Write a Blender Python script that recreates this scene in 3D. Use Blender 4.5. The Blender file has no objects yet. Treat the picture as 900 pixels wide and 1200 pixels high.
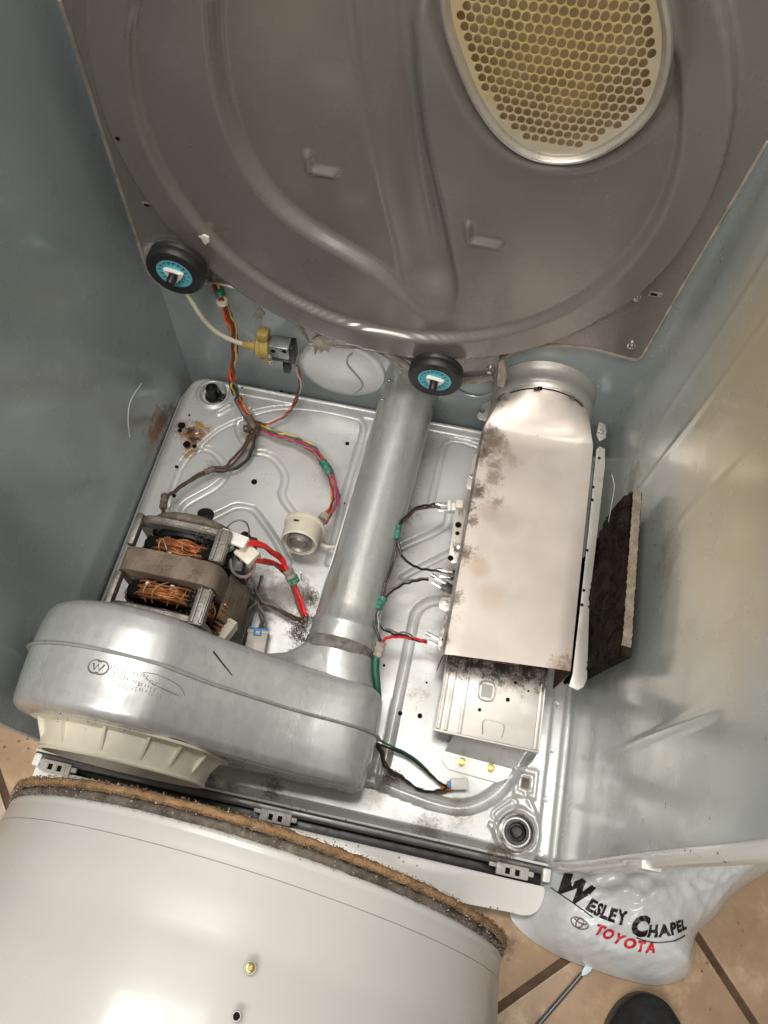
import bpy, bmesh, math, random
import numpy as np
from mathutils import Vector, Matrix
from mathutils.geometry import delaunay_2d_cdt
random.seed(7)
rng = np.random.default_rng(7)
PI = math.pi
scene = bpy.context.scene
COL = scene.collection

# ------------------------------------------------------------------ camera, light, exposure
cam = bpy.data.cameras.new('camera')
cam_ob = bpy.data.objects.new('camera', cam); COL.objects.link(cam_ob)
cam.sensor_fit = 'HORIZONTAL'; cam.sensor_width = 36.0
cam.lens = 36.0 * 882.363 / 900.0
cam.clip_start = 0.02; cam.clip_end = 50
cam_ob.matrix_world = (Matrix.Translation((0.437402, -0.04629, 1.01394)) @ Matrix.Rotation(0.146176, 4, 'Z')
                       @ Matrix.Rotation(0.444184, 4, 'X') @ Matrix.Rotation(0.064954, 4, 'Z'))
scene.camera = cam_ob

world = bpy.data.worlds.new('World'); scene.world = world; world.use_nodes = True
bg = world.node_tree.nodes['Background']
# the room: a pale ceiling overhead, duller warm walls and floor to the sides
_n = world.node_tree.nodes; _l = world.node_tree.links
_tc = _n.new('ShaderNodeTexCoord'); _sx = _n.new('ShaderNodeSeparateXYZ'); _rp = _n.new('ShaderNodeValToRGB')
_l.new(_tc.outputs['Generated'], _sx.inputs[0]); _l.new(_sx.outputs[2], _rp.inputs[0]); _l.new(_rp.outputs[0], bg.inputs[0])
_rp.color_ramp.elements[0].position = 0.10; _rp.color_ramp.elements[0].color = (0.22, 0.175, 0.13, 1)
_rp.color_ramp.elements[1].position = 0.80; _rp.color_ramp.elements[1].color = (1.0, 0.95, 0.87, 1)
bg.inputs[1].default_value = 0.35

def area(name, loc, target, sx, sy, power, col):
    l = bpy.data.lights.new(name, 'AREA'); l.shape = 'RECTANGLE'; l.size = sx; l.size_y = sy
    l.energy = power; l.color = col
    o = bpy.data.objects.new(name, l); COL.objects.link(o)
    o.location = loc
    d = Vector(target) - Vector(loc)
    o.rotation_euler = d.to_track_quat('-Z', 'Y').to_euler()
    return o
area('ceiling_or_fill_lamp', (-0.06, 0.40, 2.30), (-0.06, 0.40, 0), 1.25, 0.42, 27, (1.0, 0.955, 0.89))
area('ceiling_or_fill_lamp', (0.15, -0.95, 2.30), (0.3, 0.2, 0), 1.25, 0.5, 29, (1.0, 0.945, 0.87))  # added as a softer fill for the room light behind the camera
scene.view_settings.view_transform = 'Standard'; scene.view_settings.look = 'None'
scene.view_settings.exposure = 0.22; scene.view_settings.gamma = 1.0

# ------------------------------------------------------------------ materials
MATS = {}
def mat(name, col, rough=0.5, metal=0.0, coat=0.0, var=0.10, vs=18.0, bump=0.0, bs=120.0, dirt=None,
        stains=(), rvar=0.12, stretch=None, objvar=0.0, speck=None, trans=0.0, spec=None, scratch=None, spangle=0.0):
    m = bpy.data.materials.new(name); m.use_nodes = True
    nt = m.node_tree; N = nt.nodes; L = nt.links
    b = N['Principled BSDF']
    b.inputs['Roughness'].default_value = rough; b.inputs['Metallic'].default_value = metal
    b.inputs['Coat Weight'].default_value = coat; b.inputs['Coat Roughness'].default_value = 0.12
    if trans: b.inputs['Transmission Weight'].default_value = trans
    if spec is not None: b.inputs['Specular IOR Level'].default_value = spec
    geo = N.new('ShaderNodeNewGeometry')
    pos = geo.outputs['Position']
    vec = pos
    if stretch:
        mp = N.new('ShaderNodeMapping'); mp.inputs['Scale'].default_value = stretch
        L.new(pos, mp.inputs['Vector']); vec = mp.outputs[0]
    def noise(scale, detail=4.0, v=None, rough_=0.55):
        n = N.new('ShaderNodeTexNoise'); n.inputs['Scale'].default_value = scale
        n.inputs['Detail'].default_value = detail; n.inputs['Roughness'].default_value = rough_
        L.new(v if v is not None else vec, n.inputs['Vector']); return n.outputs['Fac']
    def mix(fac, a, c, fv=None):
        x = N.new('ShaderNodeMix'); x.data_type = 'RGBA'
        if fac is not None: L.new(fac, x.inputs[0])
        else: x.inputs[0].default_value = fv
        if isinstance(a, tuple): x.inputs[6].default_value = (*a, 1)
        else: L.new(a, x.inputs[6])
        if isinstance(c, tuple): x.inputs[7].default_value = (*c, 1)
        else: L.new(c, x.inputs[7])
        return x.outputs[2]
    def ramp(v, lo, hi, a=0.0, c=1.0):
        r = N.new('ShaderNodeMapRange'); r.inputs[1].default_value = lo; r.inputs[2].default_value = hi
        r.inputs[3].default_value = a; r.inputs[4].default_value = c; r.interpolation_type = 'SMOOTHSTEP'
        L.new(v, r.inputs[0]); return r.outputs[0]
    def math_(op, a, c):
        r = N.new('ShaderNodeMath'); r.operation = op
        for i, q in enumerate((a, c)):
            if isinstance(q, (int, float)): r.inputs[i].default_value = q
            else: L.new(q, r.inputs[i])
        return r.outputs[0]
    lo = tuple(c * (1 - var) for c in col); hi = tuple(min(1, c * (1 + var)) for c in col)
    n1 = noise(vs)
    c = mix(ramp(n1, 0.3, 0.7), lo, hi)
    if objvar:
        oi = N.new('ShaderNodeObjectInfo')
        c2 = mix(oi.outputs['Random'], tuple(q * (1 - objvar) for q in col), tuple(q * (1 + objvar) for q in col))
        c = mix(None, c, c2, 0.5)
    if spangle:
        v = N.new('ShaderNodeTexVoronoi'); v.inputs['Scale'].default_value = 120; L.new(pos, v.inputs['Vector'])
        sp = N.new('ShaderNodeSeparateColor'); L.new(v.outputs['Color'], sp.inputs[0])
        c = mix(math_('MULTIPLY', sp.outputs[0], spangle), c, tuple(q * .62 for q in col))
    if scratch:
        sc, amt, sca = scratch
        mp2 = N.new('ShaderNodeMapping'); mp2.inputs['Scale'].default_value = sca; mp2.inputs['Rotation'].default_value = (.5, .4, .6)
        L.new(pos, mp2.inputs['Vector'])
        s1 = noise(1.0, 2.0, mp2.outputs[0]); g1 = noise(5.0, 3.0, pos)
        c = mix(math_('MULTIPLY', math_('MULTIPLY', ramp(s1, .70, .74), ramp(g1, .45, .62)), amt), c, sc)
    if dirt:
        dc, amt, ds = dirt
        d1 = noise(ds, 8.0, None, 0.7)
        c = mix(math_('MULTIPLY', ramp(d1, 0.66 - amt * .3, 0.80 - amt * .2), 0.85), c, dc)
    if speck:
        sc, amt, ss = speck
        v = N.new('ShaderNodeTexVoronoi'); v.inputs['Scale'].default_value = ss; L.new(pos, v.inputs['Vector'])
        gate = ramp(noise(14.0, 3, pos), 0.60 - amt * .2, 0.64 - amt * .2)
        c = mix(math_('MULTIPLY', ramp(v.outputs['Distance'], 0.10, 0.22, 1.0, 0.0), gate), c, sc)
    for (p, r, sc_, st, ns) in stains:
        vm = N.new('ShaderNodeVectorMath'); vm.operation = 'DISTANCE'; L.new(pos, vm.inputs[0]); vm.inputs[1].default_value = p
        nn = math_('ADD', math_('MULTIPLY', noise(ns, 8.0, pos, 0.7), 0.65), math_('MULTIPLY', noise(ns * 4.3, 6.0, pos, 0.7), 0.35))
        dd = math_('ADD', vm.outputs['Value'], math_('MULTIPLY', math_('SUBTRACT', nn, 0.5), r * (4.2 if ns > 10 else 1.3)))
        c = mix(math_('MULTIPLY', ramp(dd, r * 0.25, r, 1.0, 0.0), st), c, sc_)
    L.new(c, b.inputs['Base Color'])
    rr = noise(vs * 1.7, 5.0)
    L.new(ramp(rr, 0.25, 0.75, max(0.02, rough - rvar), min(1, rough + rvar)), b.inputs['Roughness'])
    if bump:
        bn = N.new('ShaderNodeBump'); bn.inputs['Strength'].default_value = 1.0; bn.inputs['Distance'].default_value = bump
        L.new(noise(bs, 5.0), bn.inputs['Height']); L.new(bn.outputs[0], b.inputs['Normal'])
    MATS[name] = m
    return m

RUST = (0.27, 0.115, 0.025); DKRUST = (0.045, 0.022, 0.012); LINT = (0.22, 0.19, 0.16)
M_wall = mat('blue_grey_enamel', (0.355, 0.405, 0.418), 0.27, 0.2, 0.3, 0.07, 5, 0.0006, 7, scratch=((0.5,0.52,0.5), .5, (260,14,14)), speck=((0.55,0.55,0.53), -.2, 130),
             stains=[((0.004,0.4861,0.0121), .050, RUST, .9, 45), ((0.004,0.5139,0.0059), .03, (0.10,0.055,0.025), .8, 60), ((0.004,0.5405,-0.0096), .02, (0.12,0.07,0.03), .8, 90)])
M_wallr = mat('scuffed_enamel_tan_reflection', (0.455, 0.487, 0.467), 0.25, 0.2, 0.35, 0.06, 6, 0.0007, 8, scratch=((0.6,0.6,0.56), .45, (14,230,14)), speck=((0.2,0.17,0.12), -.1, 110),
              stains=[((.68,.34,.50), .24, (0.60,0.49,0.31), .85, 4), ((.68,.22,.42), .12, (0.58,0.51,0.36), .5, 5), ((0.668,0.306,0.2902), .05, (0.2,0.15,0.08), .5, 40), ((0.668,0.4645,0.1704), .04, (0.16,0.13,0.08), .6, 60)])  # broad tan blotches paint in the warm reflection of the room
M_white = mat('white_enamel', (0.72, 0.72, 0.69), 0.28, 0, 0.3, 0.04, 9, speck=((0.12,0.1,0.09), .35, 120))
M_pan = mat('pale_grey_enamel', (0.60, 0.608, 0.605), 0.35, 0.34, 0.25, 0.05, 7, 0.0002, 30,
            dirt=((0.33, 0.31, 0.275), 0.22, 18), speck=((0.09, 0.08, 0.07), 0.12, 300), scratch=((0.3,0.3,0.28), .35, (16,220,16)),
            stains=[((0.0516,0.4997,0.0), .030, RUST, .95, 60), ((0.0425,0.5024,0.0), .009, DKRUST, .9, 120), ((0.0581,0.5139,0.0), .012, (0.50,0.25,0.03), .85, 60), ((0.0534,0.4688,0.0), .014, (0.34,0.16,0.03), .8, 70), ((0.0271,0.5069,0.0), .014, (0.20,0.10,0.04), .7, 80),
                    ((0.0485,0.4754,0.0), .008, DKRUST, .9, 120), ((0.0549,0.4894,0.0), .010, DKRUST, .85, 140),
                    ((0.1302,0.5222,0.0), .016, (0.33,0.27,0.17), .8, 60), ((0.1554,0.4964,0.0), .013, (0.35,0.30,0.22), .6, 60),
                    ((0.2532,0.2695,0.0), .045, (0.25,0.22,0.19), .7, 40), ((0.2825,0.2759,0.0), .028, (0.15,0.13,0.11), .8, 60),
                    ((0.2146,0.2741,0.0), .05, (0.28,0.25,0.21), .6, 40), ((0.1736,0.2651,0.0), .05, (0.13,0.11,0.09), .7, 40),
                    ((0.392,0.4366,0.0), .03, (0.26,0.20,0.11), .7, 60), ((0.3844,0.3784,0.0), .03, (0.24,0.19,0.11), .7, 60),
                    ((0.4501,0.064,0.0), .014, (0.20,0.16,0.12), .85, 150), ((0.6039,0.0038,0.0), .020, (0.22,0.18,0.13), .9, 120),
                    ((0.3091,0.0207,0.0), .016, (0.10,0.09,0.08), .8, 130), ((0.4368,0.0423,0.0), .02, (0.30,0.26,0.20), .7, 140),
                    ((0.5465,0.0427,0.0), .02, (0.30,0.26,0.20), .7, 140), ((0.5085,0.0116,0.0), .025, (0.12,0.11,0.10), .65, 190),
                    ((0.222,0.0127,0.0), .02, (0.12,0.11,0.10), .8, 110), ((0.2565,0.0096,0.0), .014, (0.14,0.13,0.12), .75, 160),
                    ((0.306,0.1935,0.0), .022, (0.17,0.14,0.12), .85, 110)])
M_taupe = mat('taupe_enamel', (0.222, 0.202, 0.189), 0.27, 0.35, 0.4, 0.08, 5, 0.0004, 10, dirt=((0.25, 0.225, 0.20), 0.10, 16), scratch=((0.40,0.37,0.34), .4, (210,12,16)), speck=((0.30,0.28,0.25), -0.15, 170))
M_edge = mat('bare_cut_edge', (0.42, 0.38, 0.33), 0.5, 0.5, 0, 0.25, 60)
M_galv = mat('galvanised_steel', (0.63, 0.645, 0.64), 0.32, 0.5, 0, 0.08, 26, 0.0002, 60, stretch=(1, .12, 1), spangle=.28,
             dirt=((0.36, 0.33, 0.26), 0.14, 12), scratch=((0.75,0.75,0.72), .4, (240,14,14)))
M_duct = mat('dusty_galvanised_duct', (0.53, 0.55, 0.545), 0.34, 0.55, 0, 0.12, 26, 0.0002, 60, stretch=(1, .12, 1), spangle=.25,
             dirt=((0.30, 0.26, 0.18), 0.26, 14),
             stains=[((0.328,0.30,0.055), .022, (0.30,0.26,0.17), .85, 70), ((0.331,0.40,0.06), .022, (0.30,0.26,0.17), .85, 70),
                     ((0.334,0.50,0.065), .025, (0.32,0.28,0.18), .85, 70), ((0.339,0.57,0.07), .02, (0.30,0.26,0.17), .85, 70),
                     ((0.401,0.33,0.065), .025, (0.24,0.19,0.10), .85, 70), ((0.405,0.42,0.065), .024, (0.22,0.19,0.13), .8, 60),
                     ((0.408,0.50,0.07), .022, (0.22,0.16,0.09), .8, 60), ((0.411,0.57,0.08), .022, (0.07,0.06,0.05), .85, 60),
                     ((0.397,0.26,0.06), .022, (0.27,0.23,0.15), .8, 60)])
M_alum = mat('aluminised_steel', (0.58, 0.525, 0.48), 0.42, 0.4, 0, 0.08, 9, 0.0003, 14, scratch=((0.30,0.26,0.23), .5, (200,12,20)),
             dirt=((0.30, 0.22, 0.17), 0.10, 16),
             stains=[((.486,.222,.11), .014, (0.10,0.06,0.04), .85, 90), ((.484,.26,.105), .022, (0.14,0.09,0.06), .6, 60), ((.486,.318,.11), .011, (0.10,0.06,0.045), .8, 120), ((.484,.345,.108), .026, (0.13,0.085,0.06), .7, 70), ((.486,.405,.112), .014, (0.10,0.065,0.05), .85, 110), ((.487,.43,.112), .030, (0.12,0.08,0.06), .75, 70), ((.489,.485,.112), .018, (0.09,0.055,0.04), .85, 90), ((.492,.515,.118), .026, (0.10,0.065,0.05), .85, 80), ((0.4961,0.528,0.122), .012, (0.10,0.065,0.05), .8, 130), ((0.4941,0.4927,0.122), .011, (0.10,0.065,0.05), .8, 140), ((0.4916,0.4317,0.122), .010, (0.11,0.07,0.05), .8, 140), ((0.4905,0.3865,0.122), .012, (0.10,0.065,0.05), .8, 140), ((0.4894,0.3369,0.122), .010, (0.12,0.08,0.05), .8, 140), ((0.4891,0.278,0.122), .011, (0.12,0.08,0.05), .8, 120), ((0.5084,0.4754,0.122), .014, (0.2,0.14,0.11), .7, 150), ((0.5199,0.4185,0.122), .013, (0.22,0.15,0.12), .65, 150), ((0.5069,0.5076,0.125), .022, (0.27,0.20,0.16), .7, 60), ((0.505,0.5752,0.13), .014, (0.13,0.08,0.06), .85, 120),  # dark marks down left edge: heat stains plus painted shade of side wall
                     ((0.5089,0.4553,0.122), .016, (0.24,0.18,0.14), .75, 120), ((0.5096,0.4034,0.122), .022, (0.40,0.31,0.26), .5, 9),
                     ((0.5303,0.4871,0.122), .018, (0.36,0.27,0.22), .6, 80), ((0.5102,0.3235,0.122), .022, (0.50,0.37,0.25), .6, 9),
                     ((0.5333,0.3959,0.122), .03, (0.42,0.34,0.29), .5, 8), ((0.5298,0.2869,0.122), .025, (0.50,0.38,0.27), .5, 8),
                     ((0.6288,0.2211,0.118), .02, (0.22,0.11,0.05), .7, 60), ((0.4967,0.6107,0.15), .012, (0.25,0.17,0.07), .8, 100)])
M_alumin = mat('heat_stained_steel', (0.22, 0.14, 0.09), 0.5, 0.7, 0, 0.3, 20, dirt=((0.10, 0.05, 0.025), 0.4, 20))
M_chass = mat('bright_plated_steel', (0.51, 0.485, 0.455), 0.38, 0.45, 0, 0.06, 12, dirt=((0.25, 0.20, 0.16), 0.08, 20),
              stains=[((0.5801,0.2108,0.05), .015, (0.14,0.09,0.06), .7, 120), ((0.505,0.243,0.05), .05, (0.05,0.03,0.02), .95, 40), ((0.54,0.243,0.05), .05, (0.04,0.025,0.018), .95, 40), ((0.58,0.243,0.05), .05, (0.04,0.025,0.018), .95, 40), ((0.615,0.243,0.05), .05, (0.05,0.03,0.02), .95, 40), ((0.56,0.29,0.05), .06, (0.05,0.03,0.02), .95, 30)])  # dark patches at the mouth: heat staining plus painted shade of the cavity
M_black = mat('black_rubber', (0.016, 0.016, 0.017), 0.42, 0, 0, 0.3, 30)
M_blackpl = mat('black_plastic', (0.012, 0.012, 0.013), 0.38, 0, 0, 0.3, 40, dirt=((0.10, 0.085, 0.07), 0.2, 40))
M_hole = mat('cavity_shade', (0.008, 0.007, 0.006), 0.9, 0, 0, 0.2, 30, spec=0.1)  # flat black stands in for the shade inside holes and gaps
M_teal = mat('teal_plastic', (0.13, 0.50, 0.60), 0.36, 0, 0.1, 0.10, 60, dirt=((0.05, 0.12, 0.14), 0.1, 60))
M_ivory = mat('ivory_plastic', (0.72, 0.68, 0.57), 0.42, 0, 0.05, 0.05, 20, dirt=((0.34, 0.29, 0.22), 0.10, 30))
M_cream = mat('cream_plastic', (0.68, 0.63, 0.53), 0.38, 0, 0.1, 0.05, 30, dirt=((0.40, 0.33, 0.25), 0.12, 40))
M_whitepl = mat('white_plastic', (0.75, 0.74, 0.70), 0.38, 0, 0.05, 0.05, 40, dirt=((0.35, 0.31, 0.26), 0.10, 50))
M_yellowpl = mat('amber_plastic', (0.50, 0.37, 0.11), 0.30, 0, 0.2, 0.12, 40, trans=0.25)
M_bluepl = mat('blue_plastic', (0.07, 0.26, 0.60), 0.4, 0, 0, 0.06, 40)
M_tube = mat('milky_tube', (0.55, 0.52, 0.40), 0.35, 0, 0.1, 0.08, 40)
M_cast = mat('dusty_cast_aluminium', (0.25, 0.235, 0.215), 0.45, 0.6, 0, 0.2, 30, 0.0006, 240, dirt=((0.12, 0.095, 0.075), 0.5, 26))
M_lam = mat('dusty_stator_steel', (0.18, 0.14, 0.105), 0.62, 0.25, 0, 0.3, 30, 0.0005, 160, dirt=((0.32, 0.27, 0.21), 0.34, 26))
M_copper = mat('enamelled_copper', (0.46, 0.19, 0.08), 0.36, 0.7, 0, 0.45, 90, dirt=((0.06, 0.04, 0.03), .3, 40))
M_lace = mat('amber_lacing', (0.44, 0.28, 0.16), 0.45, 0.1, 0, 0.15, 80)
M_dusty = mat('lint_dust', (0.17, 0.14, 0.115), 0.95, 0, 0, 0.35, 60, 0.001, 400, spec=0.1)
M_lintlight = mat('pale_lint', (0.36, 0.32, 0.27), 0.95, 0, 0, 0.3, 60, spec=0.1)
M_felt = mat('brown_felt', (0.25, 0.155, 0.082), 0.95, 0, 0, 0.35, 70, 0.0025, 420, dirt=((0.36, 0.29, 0.22), 0.34, 55), spec=0.1)
M_feltdark = mat('dirty_felt_edge', (0.105, 0.09, 0.075), 0.95, 0, 0, 0.4, 70, 0.001, 400, dirt=((0.30, 0.25, 0.20), 0.22, 60), spec=0.1)
M_drum = mat('cream_white_enamel', (0.455, 0.448, 0.43), 0.34, 0, 0.25, 0.05, 5, 0.0014, 5, scratch=((0.36,0.35,0.33), .35, (220,16,16)), dirt=((0.40, 0.38, 0.345), .2, 6))
M_board = mat('charred_insulation', (0.020, 0.014, 0.011), 0.95, 0, 0, 0.5, 50, 0.004, 160, dirt=((0.05, 0.034, 0.024), 0.25, 60), spec=0.1)
M_boardedge = mat('pale_fibre_edge', (0.22, 0.185, 0.14), 0.9, 0, 0, 0.2, 90, 0.002, 350, dirt=((0.12, 0.095, 0.07), 0.45, 170), spec=0.1)
M_tile = mat('tan_ceramic', (0.35, 0.235, 0.145), 0.36, 0, 0, 0.30, 11, 0.0006, 40, dirt=((0.50, 0.37, 0.24), 0.55, 22), objvar=.08, speck=((0.16,0.09,0.05), .25, 90), stains=[((0.6283,-0.0949,-0.05), .022, (0.13,0.08,0.05), .8, 90), ((0.744,-0.0897,-0.05), .05, (0.24,0.16,0.10), .5, 40), ((0.9043,-0.0193,-0.05), .05, (0.26,0.17,0.10), .5, 45)])
M_grout = mat('brown_grout', (0.085, 0.05, 0.03), 0.9, 0, 0, 0.25, 60, 0.001, 200)
M_bag = mat('silver_film', (0.62, 0.65, 0.67), 0.22, 0.0, 0.3, 0.05, 10, 0.0005, 160)
M_ink = mat('black_ink', (0.008, 0.008, 0.009), 0.4, 0, 0, 0.1, 40)
M_redink = mat('red_ink', (0.55, 0.015, 0.03), 0.4, 0, 0, 0.1, 40)
M_greyink = mat('grey_ink', (0.16, 0.12, 0.12), 0.4, 0, 0, 0.1, 40)
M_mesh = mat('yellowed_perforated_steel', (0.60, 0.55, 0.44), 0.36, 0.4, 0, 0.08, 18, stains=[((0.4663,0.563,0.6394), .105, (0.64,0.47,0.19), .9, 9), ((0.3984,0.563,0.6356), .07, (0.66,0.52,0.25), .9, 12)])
M_rim = mat('satin_steel_rim', (0.60, 0.575, 0.53), 0.30, 0.75, 0, 0.06, 18)
M_tan = mat('tan_dusty_metal', (0.38, 0.275, 0.15), 0.6, 0.1, 0, 0.2, 22)
M_gold = mat('zinc_yellow_steel', (0.46, 0.40, 0.16), 0.30, 0.9, 0, 0.15, 90)
M_steel = mat('bright_steel', (0.62, 0.60, 0.57), 0.28, 0.95, 0, 0.10, 60, dirt=((0.18, 0.13, 0.09), 0.15, 60))
M_rail = mat('grey_rail', (0.10, 0.102, 0.10), 0.30, 0.3, 0.1, 0.15, 20, dirt=((0.08, 0.07, 0.06), 0.2, 30))
M_clip = mat('grey_plastic', (0.42, 0.41, 0.38), 0.4, 0, 0, 0.08, 50, dirt=((0.2, 0.18, 0.15), 0.15, 60))
M_shoe = mat('black_suede', (0.014, 0.015, 0.018), 0.85, 0, 0, 0.4, 60, 0.001, 500)
M_tooltip = mat('pale_blue_plastic', (0.55, 0.68, 0.74), 0.35, 0, 0.1, 0.05, 40)
def wire_mat(n, c): return mat('wire_' + n, c, 0.42, 0, 0.05, 0.2, 120, dirt=((0.15, 0.125, 0.10), 0.26, 70))
W = {'red': wire_mat('red', (0.42, 0.02, 0.018)), 'yellow': wire_mat('yellow', (0.72, 0.50, 0.07)), 'black': wire_mat('black', (0.018, 0.018, 0.018)),
     'orange': wire_mat('orange', (0.62, 0.19, 0.02)), 'brown': wire_mat('brown', (0.085, 0.05, 0.035)), 'grey': wire_mat('grey', (0.20, 0.19, 0.18)),
     'green': wire_mat('green', (0.02, 0.16, 0.085)), 'white': wire_mat('white', (0.62, 0.58, 0.50)), 'crimson': wire_mat('crimson', (0.55, 0.02, 0.10)),
     'lime': wire_mat('lime', (0.55, 0.60, 0.08)), 'scarlet': wire_mat('scarlet', (0.70, 0.03, 0.03))}
M_tape = mat('green_tape', (0.04, 0.19, 0.135), 0.4, 0, 0, 0.4, 110, dirt=((0.36, 0.38, 0.31), 0.36, 120))

# ------------------------------------------------------------------ helpers
class MB:
    """collects shapes given in world coordinates; build() links them as one mesh object"""
    def __init__(s): s.v = []; s.f = []
    def add(s, v, f):
        o = len(s.v); s.v.extend([tuple(map(float, q)) for q in v]); s.f.extend([tuple(i + o for i in q) for q in f]); return s
    def bm(s, b):
        b.verts.index_update()
        s.add([q.co for q in b.verts], [[q.index for q in f.verts] for f in b.faces]); b.free(); return s
    def box(s, c, size, bev=0.0, rot=None, seg=2):
        b = bmesh.new(); bmesh.ops.create_cube(b, size=1.0)
        for q in b.verts: q.co = Vector((q.co.x * size[0], q.co.y * size[1], q.co.z * size[2]))
        if bev: bmesh.ops.bevel(b, geom=b.edges[:], offset=bev, segments=seg, affect='EDGES', profile=0.6)
        m = Matrix.Translation(c) @ (rot.to_4x4() if rot is not None else Matrix.Identity(4))
        bmesh.ops.transform(b, matrix=m, verts=b.verts[:]); return s.bm(b)
    def tube(s, pts, r, n=8, smooth=True, caps=True, closed=False, sub=6):
        p = [Vector(q) for q in pts]
        if smooth and len(p) > 2: p = catmull(p, sub, closed)
        rs = r if isinstance(r, (list, tuple)) else None
        V = []; F = []; up = None
        m = len(p)
        for i, q in enumerate(p):
            a = p[(i - 1) % m] if (i or closed) else p[0]; c = p[(i + 1) % m] if (i < m - 1 or closed) else p[-1]
            t = (c - a)
            t = t.normalized() if t.length > 1e-9 else Vector((0, 0, 1))
            if up is None: up = t.orthogonal().normalized()
            up = (up - t * up.dot(t)); up = up.normalized() if up.length > 1e-6 else t.orthogonal().normalized()
            w = t.cross(up)
            rad = r if rs is None else rs[0] + (rs[1] - rs[0]) * i / max(1, m - 1)
            for k in range(n):
                an = 2 * PI * k / n; V.append(q + (up * math.cos(an) + w * math.sin(an)) * rad)
        for i in range(m if closed else m - 1):
            for k in range(n):
                j = (i + 1) % m
                F.append((i * n + k, i * n + (k + 1) % n, j * n + (k + 1) % n, j * n + k))
        if caps and not closed: F.append(tuple(reversed(range(n)))); F.append(tuple((m - 1) * n + k for k in range(n)))
        return s.add(V, F)
    def lathe(s, prof, org, axis, n=32, a0=0.0, a1=2 * PI, capa=False, capb=False):
        """prof = [(distance along axis, radius)]"""
        ax = Vector(axis).normalized(); u = Vector((1, 0, 0)) if abs(ax.x) < 0.8 else Vector((0, 0, 1))
        u = (u - ax * u.dot(ax)).normalized(); w = ax.cross(u); o = Vector(org)
        full = abs(a1 - a0 - 2 * PI) < 1e-6; m = n if full else n + 1
        V = [o + ax * d + (u * math.cos(a0 + (a1 - a0) * k / n) + w * math.sin(a0 + (a1 - a0) * k / n)) * r for d, r in prof for k in range(m)]
        F = []
        for i in range(len(prof) - 1):
            for k in range(n): F.append((i * m + k, i * m + (k + 1) % m, (i + 1) * m + (k + 1) % m, (i + 1) * m + k))
        if capa: F.append(tuple(reversed(range(m))))
        if capb: F.append(tuple((len(prof) - 1) * m + k for k in range(m)))
        return s.add(V, F)
    def plate(s, outline, t, d=(0, 0, -1), bev=0.0):
        """outline: planar loop of points, extruded by t along d"""
        b = bmesh.new(); vs = [b.verts.new(q) for q in outline]
        f = b.faces.new(vs); f.normal_update()
        if f.normal.dot(Vector(d)) > 0: f.normal_flip()
        r = bmesh.ops.extrude_face_region(b, geom=[f])
        for q in r['geom']:
            if isinstance(q, bmesh.types.BMVert): q.co += Vector(d) * t
        if bev: bmesh.ops.bevel(b, geom=b.edges[:], offset=bev, segments=2, affect='EDGES', profile=0.6)
        bmesh.ops.recalc_face_normals(b, faces=b.faces[:]); return s.bm(b)
    def grid(s, fn, nu, nv):
        V = [fn(i / nu, j / nv) for j in range(nv + 1) for i in range(nu + 1)]
        F = [(j * (nu + 1) + i, j * (nu + 1) + i + 1, (j + 1) * (nu + 1) + i + 1, (j + 1) * (nu + 1) + i) for j in range(nv) for i in range(nu)]
        return s.add(V, F)
    def build(s, name, m, parent=None, smooth=True, kind=None, label=None, angle=40, solid=0.0, soff=1.0, flip=False):
        me = bpy.data.meshes.new(name)
        org = Vector((0, 0, 0))
        if parent is not None: org = world_loc(parent)
        elif s.v:
            a = np.array(s.v); org = Vector(((a[:, 0].min() + a[:, 0].max()) / 2, (a[:, 1].min() + a[:, 1].max()) / 2, a[:, 2].min()))
        me.from_pydata([(q[0] - org.x, q[1] - org.y, q[2] - org.z) for q in s.v], [], s.f)
        b = bmesh.new(); b.from_mesh(me)
        bmesh.ops.recalc_face_normals(b, faces=b.faces[:])
        if flip: bmesh.ops.reverse_faces(b, faces=b.faces[:])
        b.to_mesh(me); b.free()
        me.materials.append(m)
        if smooth:
            me.polygons.foreach_set('use_smooth', [True] * len(me.polygons))
            if angle < 180: me.set_sharp_from_angle(angle=math.radians(angle))
        o = bpy.data.objects.new(name, me); COL.objects.link(o)
        if parent is not None: o.parent = parent
        else: o.location = org
        if solid:
            md = o.modifiers.new('thickness', 'SOLIDIFY'); md.thickness = solid; md.offset = soff; md.use_rim = not smooth
        if kind: o['kind'] = kind
        if label: o['label'] = label
        return o
def world_loc(o):
    l = Vector(o.location)
    while o.parent is not None: o = o.parent; l += o.location
    return l
def catmull(p, sub=6, closed=False):
    out = []; n = len(p)
    for i in range(n if closed else n - 1):
        if closed: a, b, c, d = p[i - 1], p[i], p[(i + 1) % n], p[(i + 2) % n]
        else: a, b, c, d = p[max(0, i - 1)], p[i], p[i + 1], p[min(n - 1, i + 2)]
        for k in range(sub):
            t = k / sub
            out.append(0.5 * ((2 * b) + (c - a) * t + (2 * a - 5 * b + 4 * c - d) * t * t + (3 * b - 3 * c + d - a) * t ** 3))
    if not closed: out.append(p[-1])
    return out
def cat2(pts, sub=6, closed=False):
    return np.array([(q.x, q.y) for q in catmull([Vector((a[0], a[1], 0)) for a in pts], sub, closed)])
def thing(name, label, cat, loc=(0, 0, 0), group=None):
    o = bpy.data.objects.new(name, None); COL.objects.link(o); o.location = loc; o.empty_display_size = .02
    o['label'] = label; o['category'] = cat
    if group: o['group'] = group
    return o
def tag(o, label, cat, group=None):
    o['label'] = label; o['category'] = cat
    if group: o['group'] = group
    return o
def sstep(x, a, b):
    t = np.clip((x - a) / (b - a), 0, 1); return t * t * (3 - 2 * t)
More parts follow.
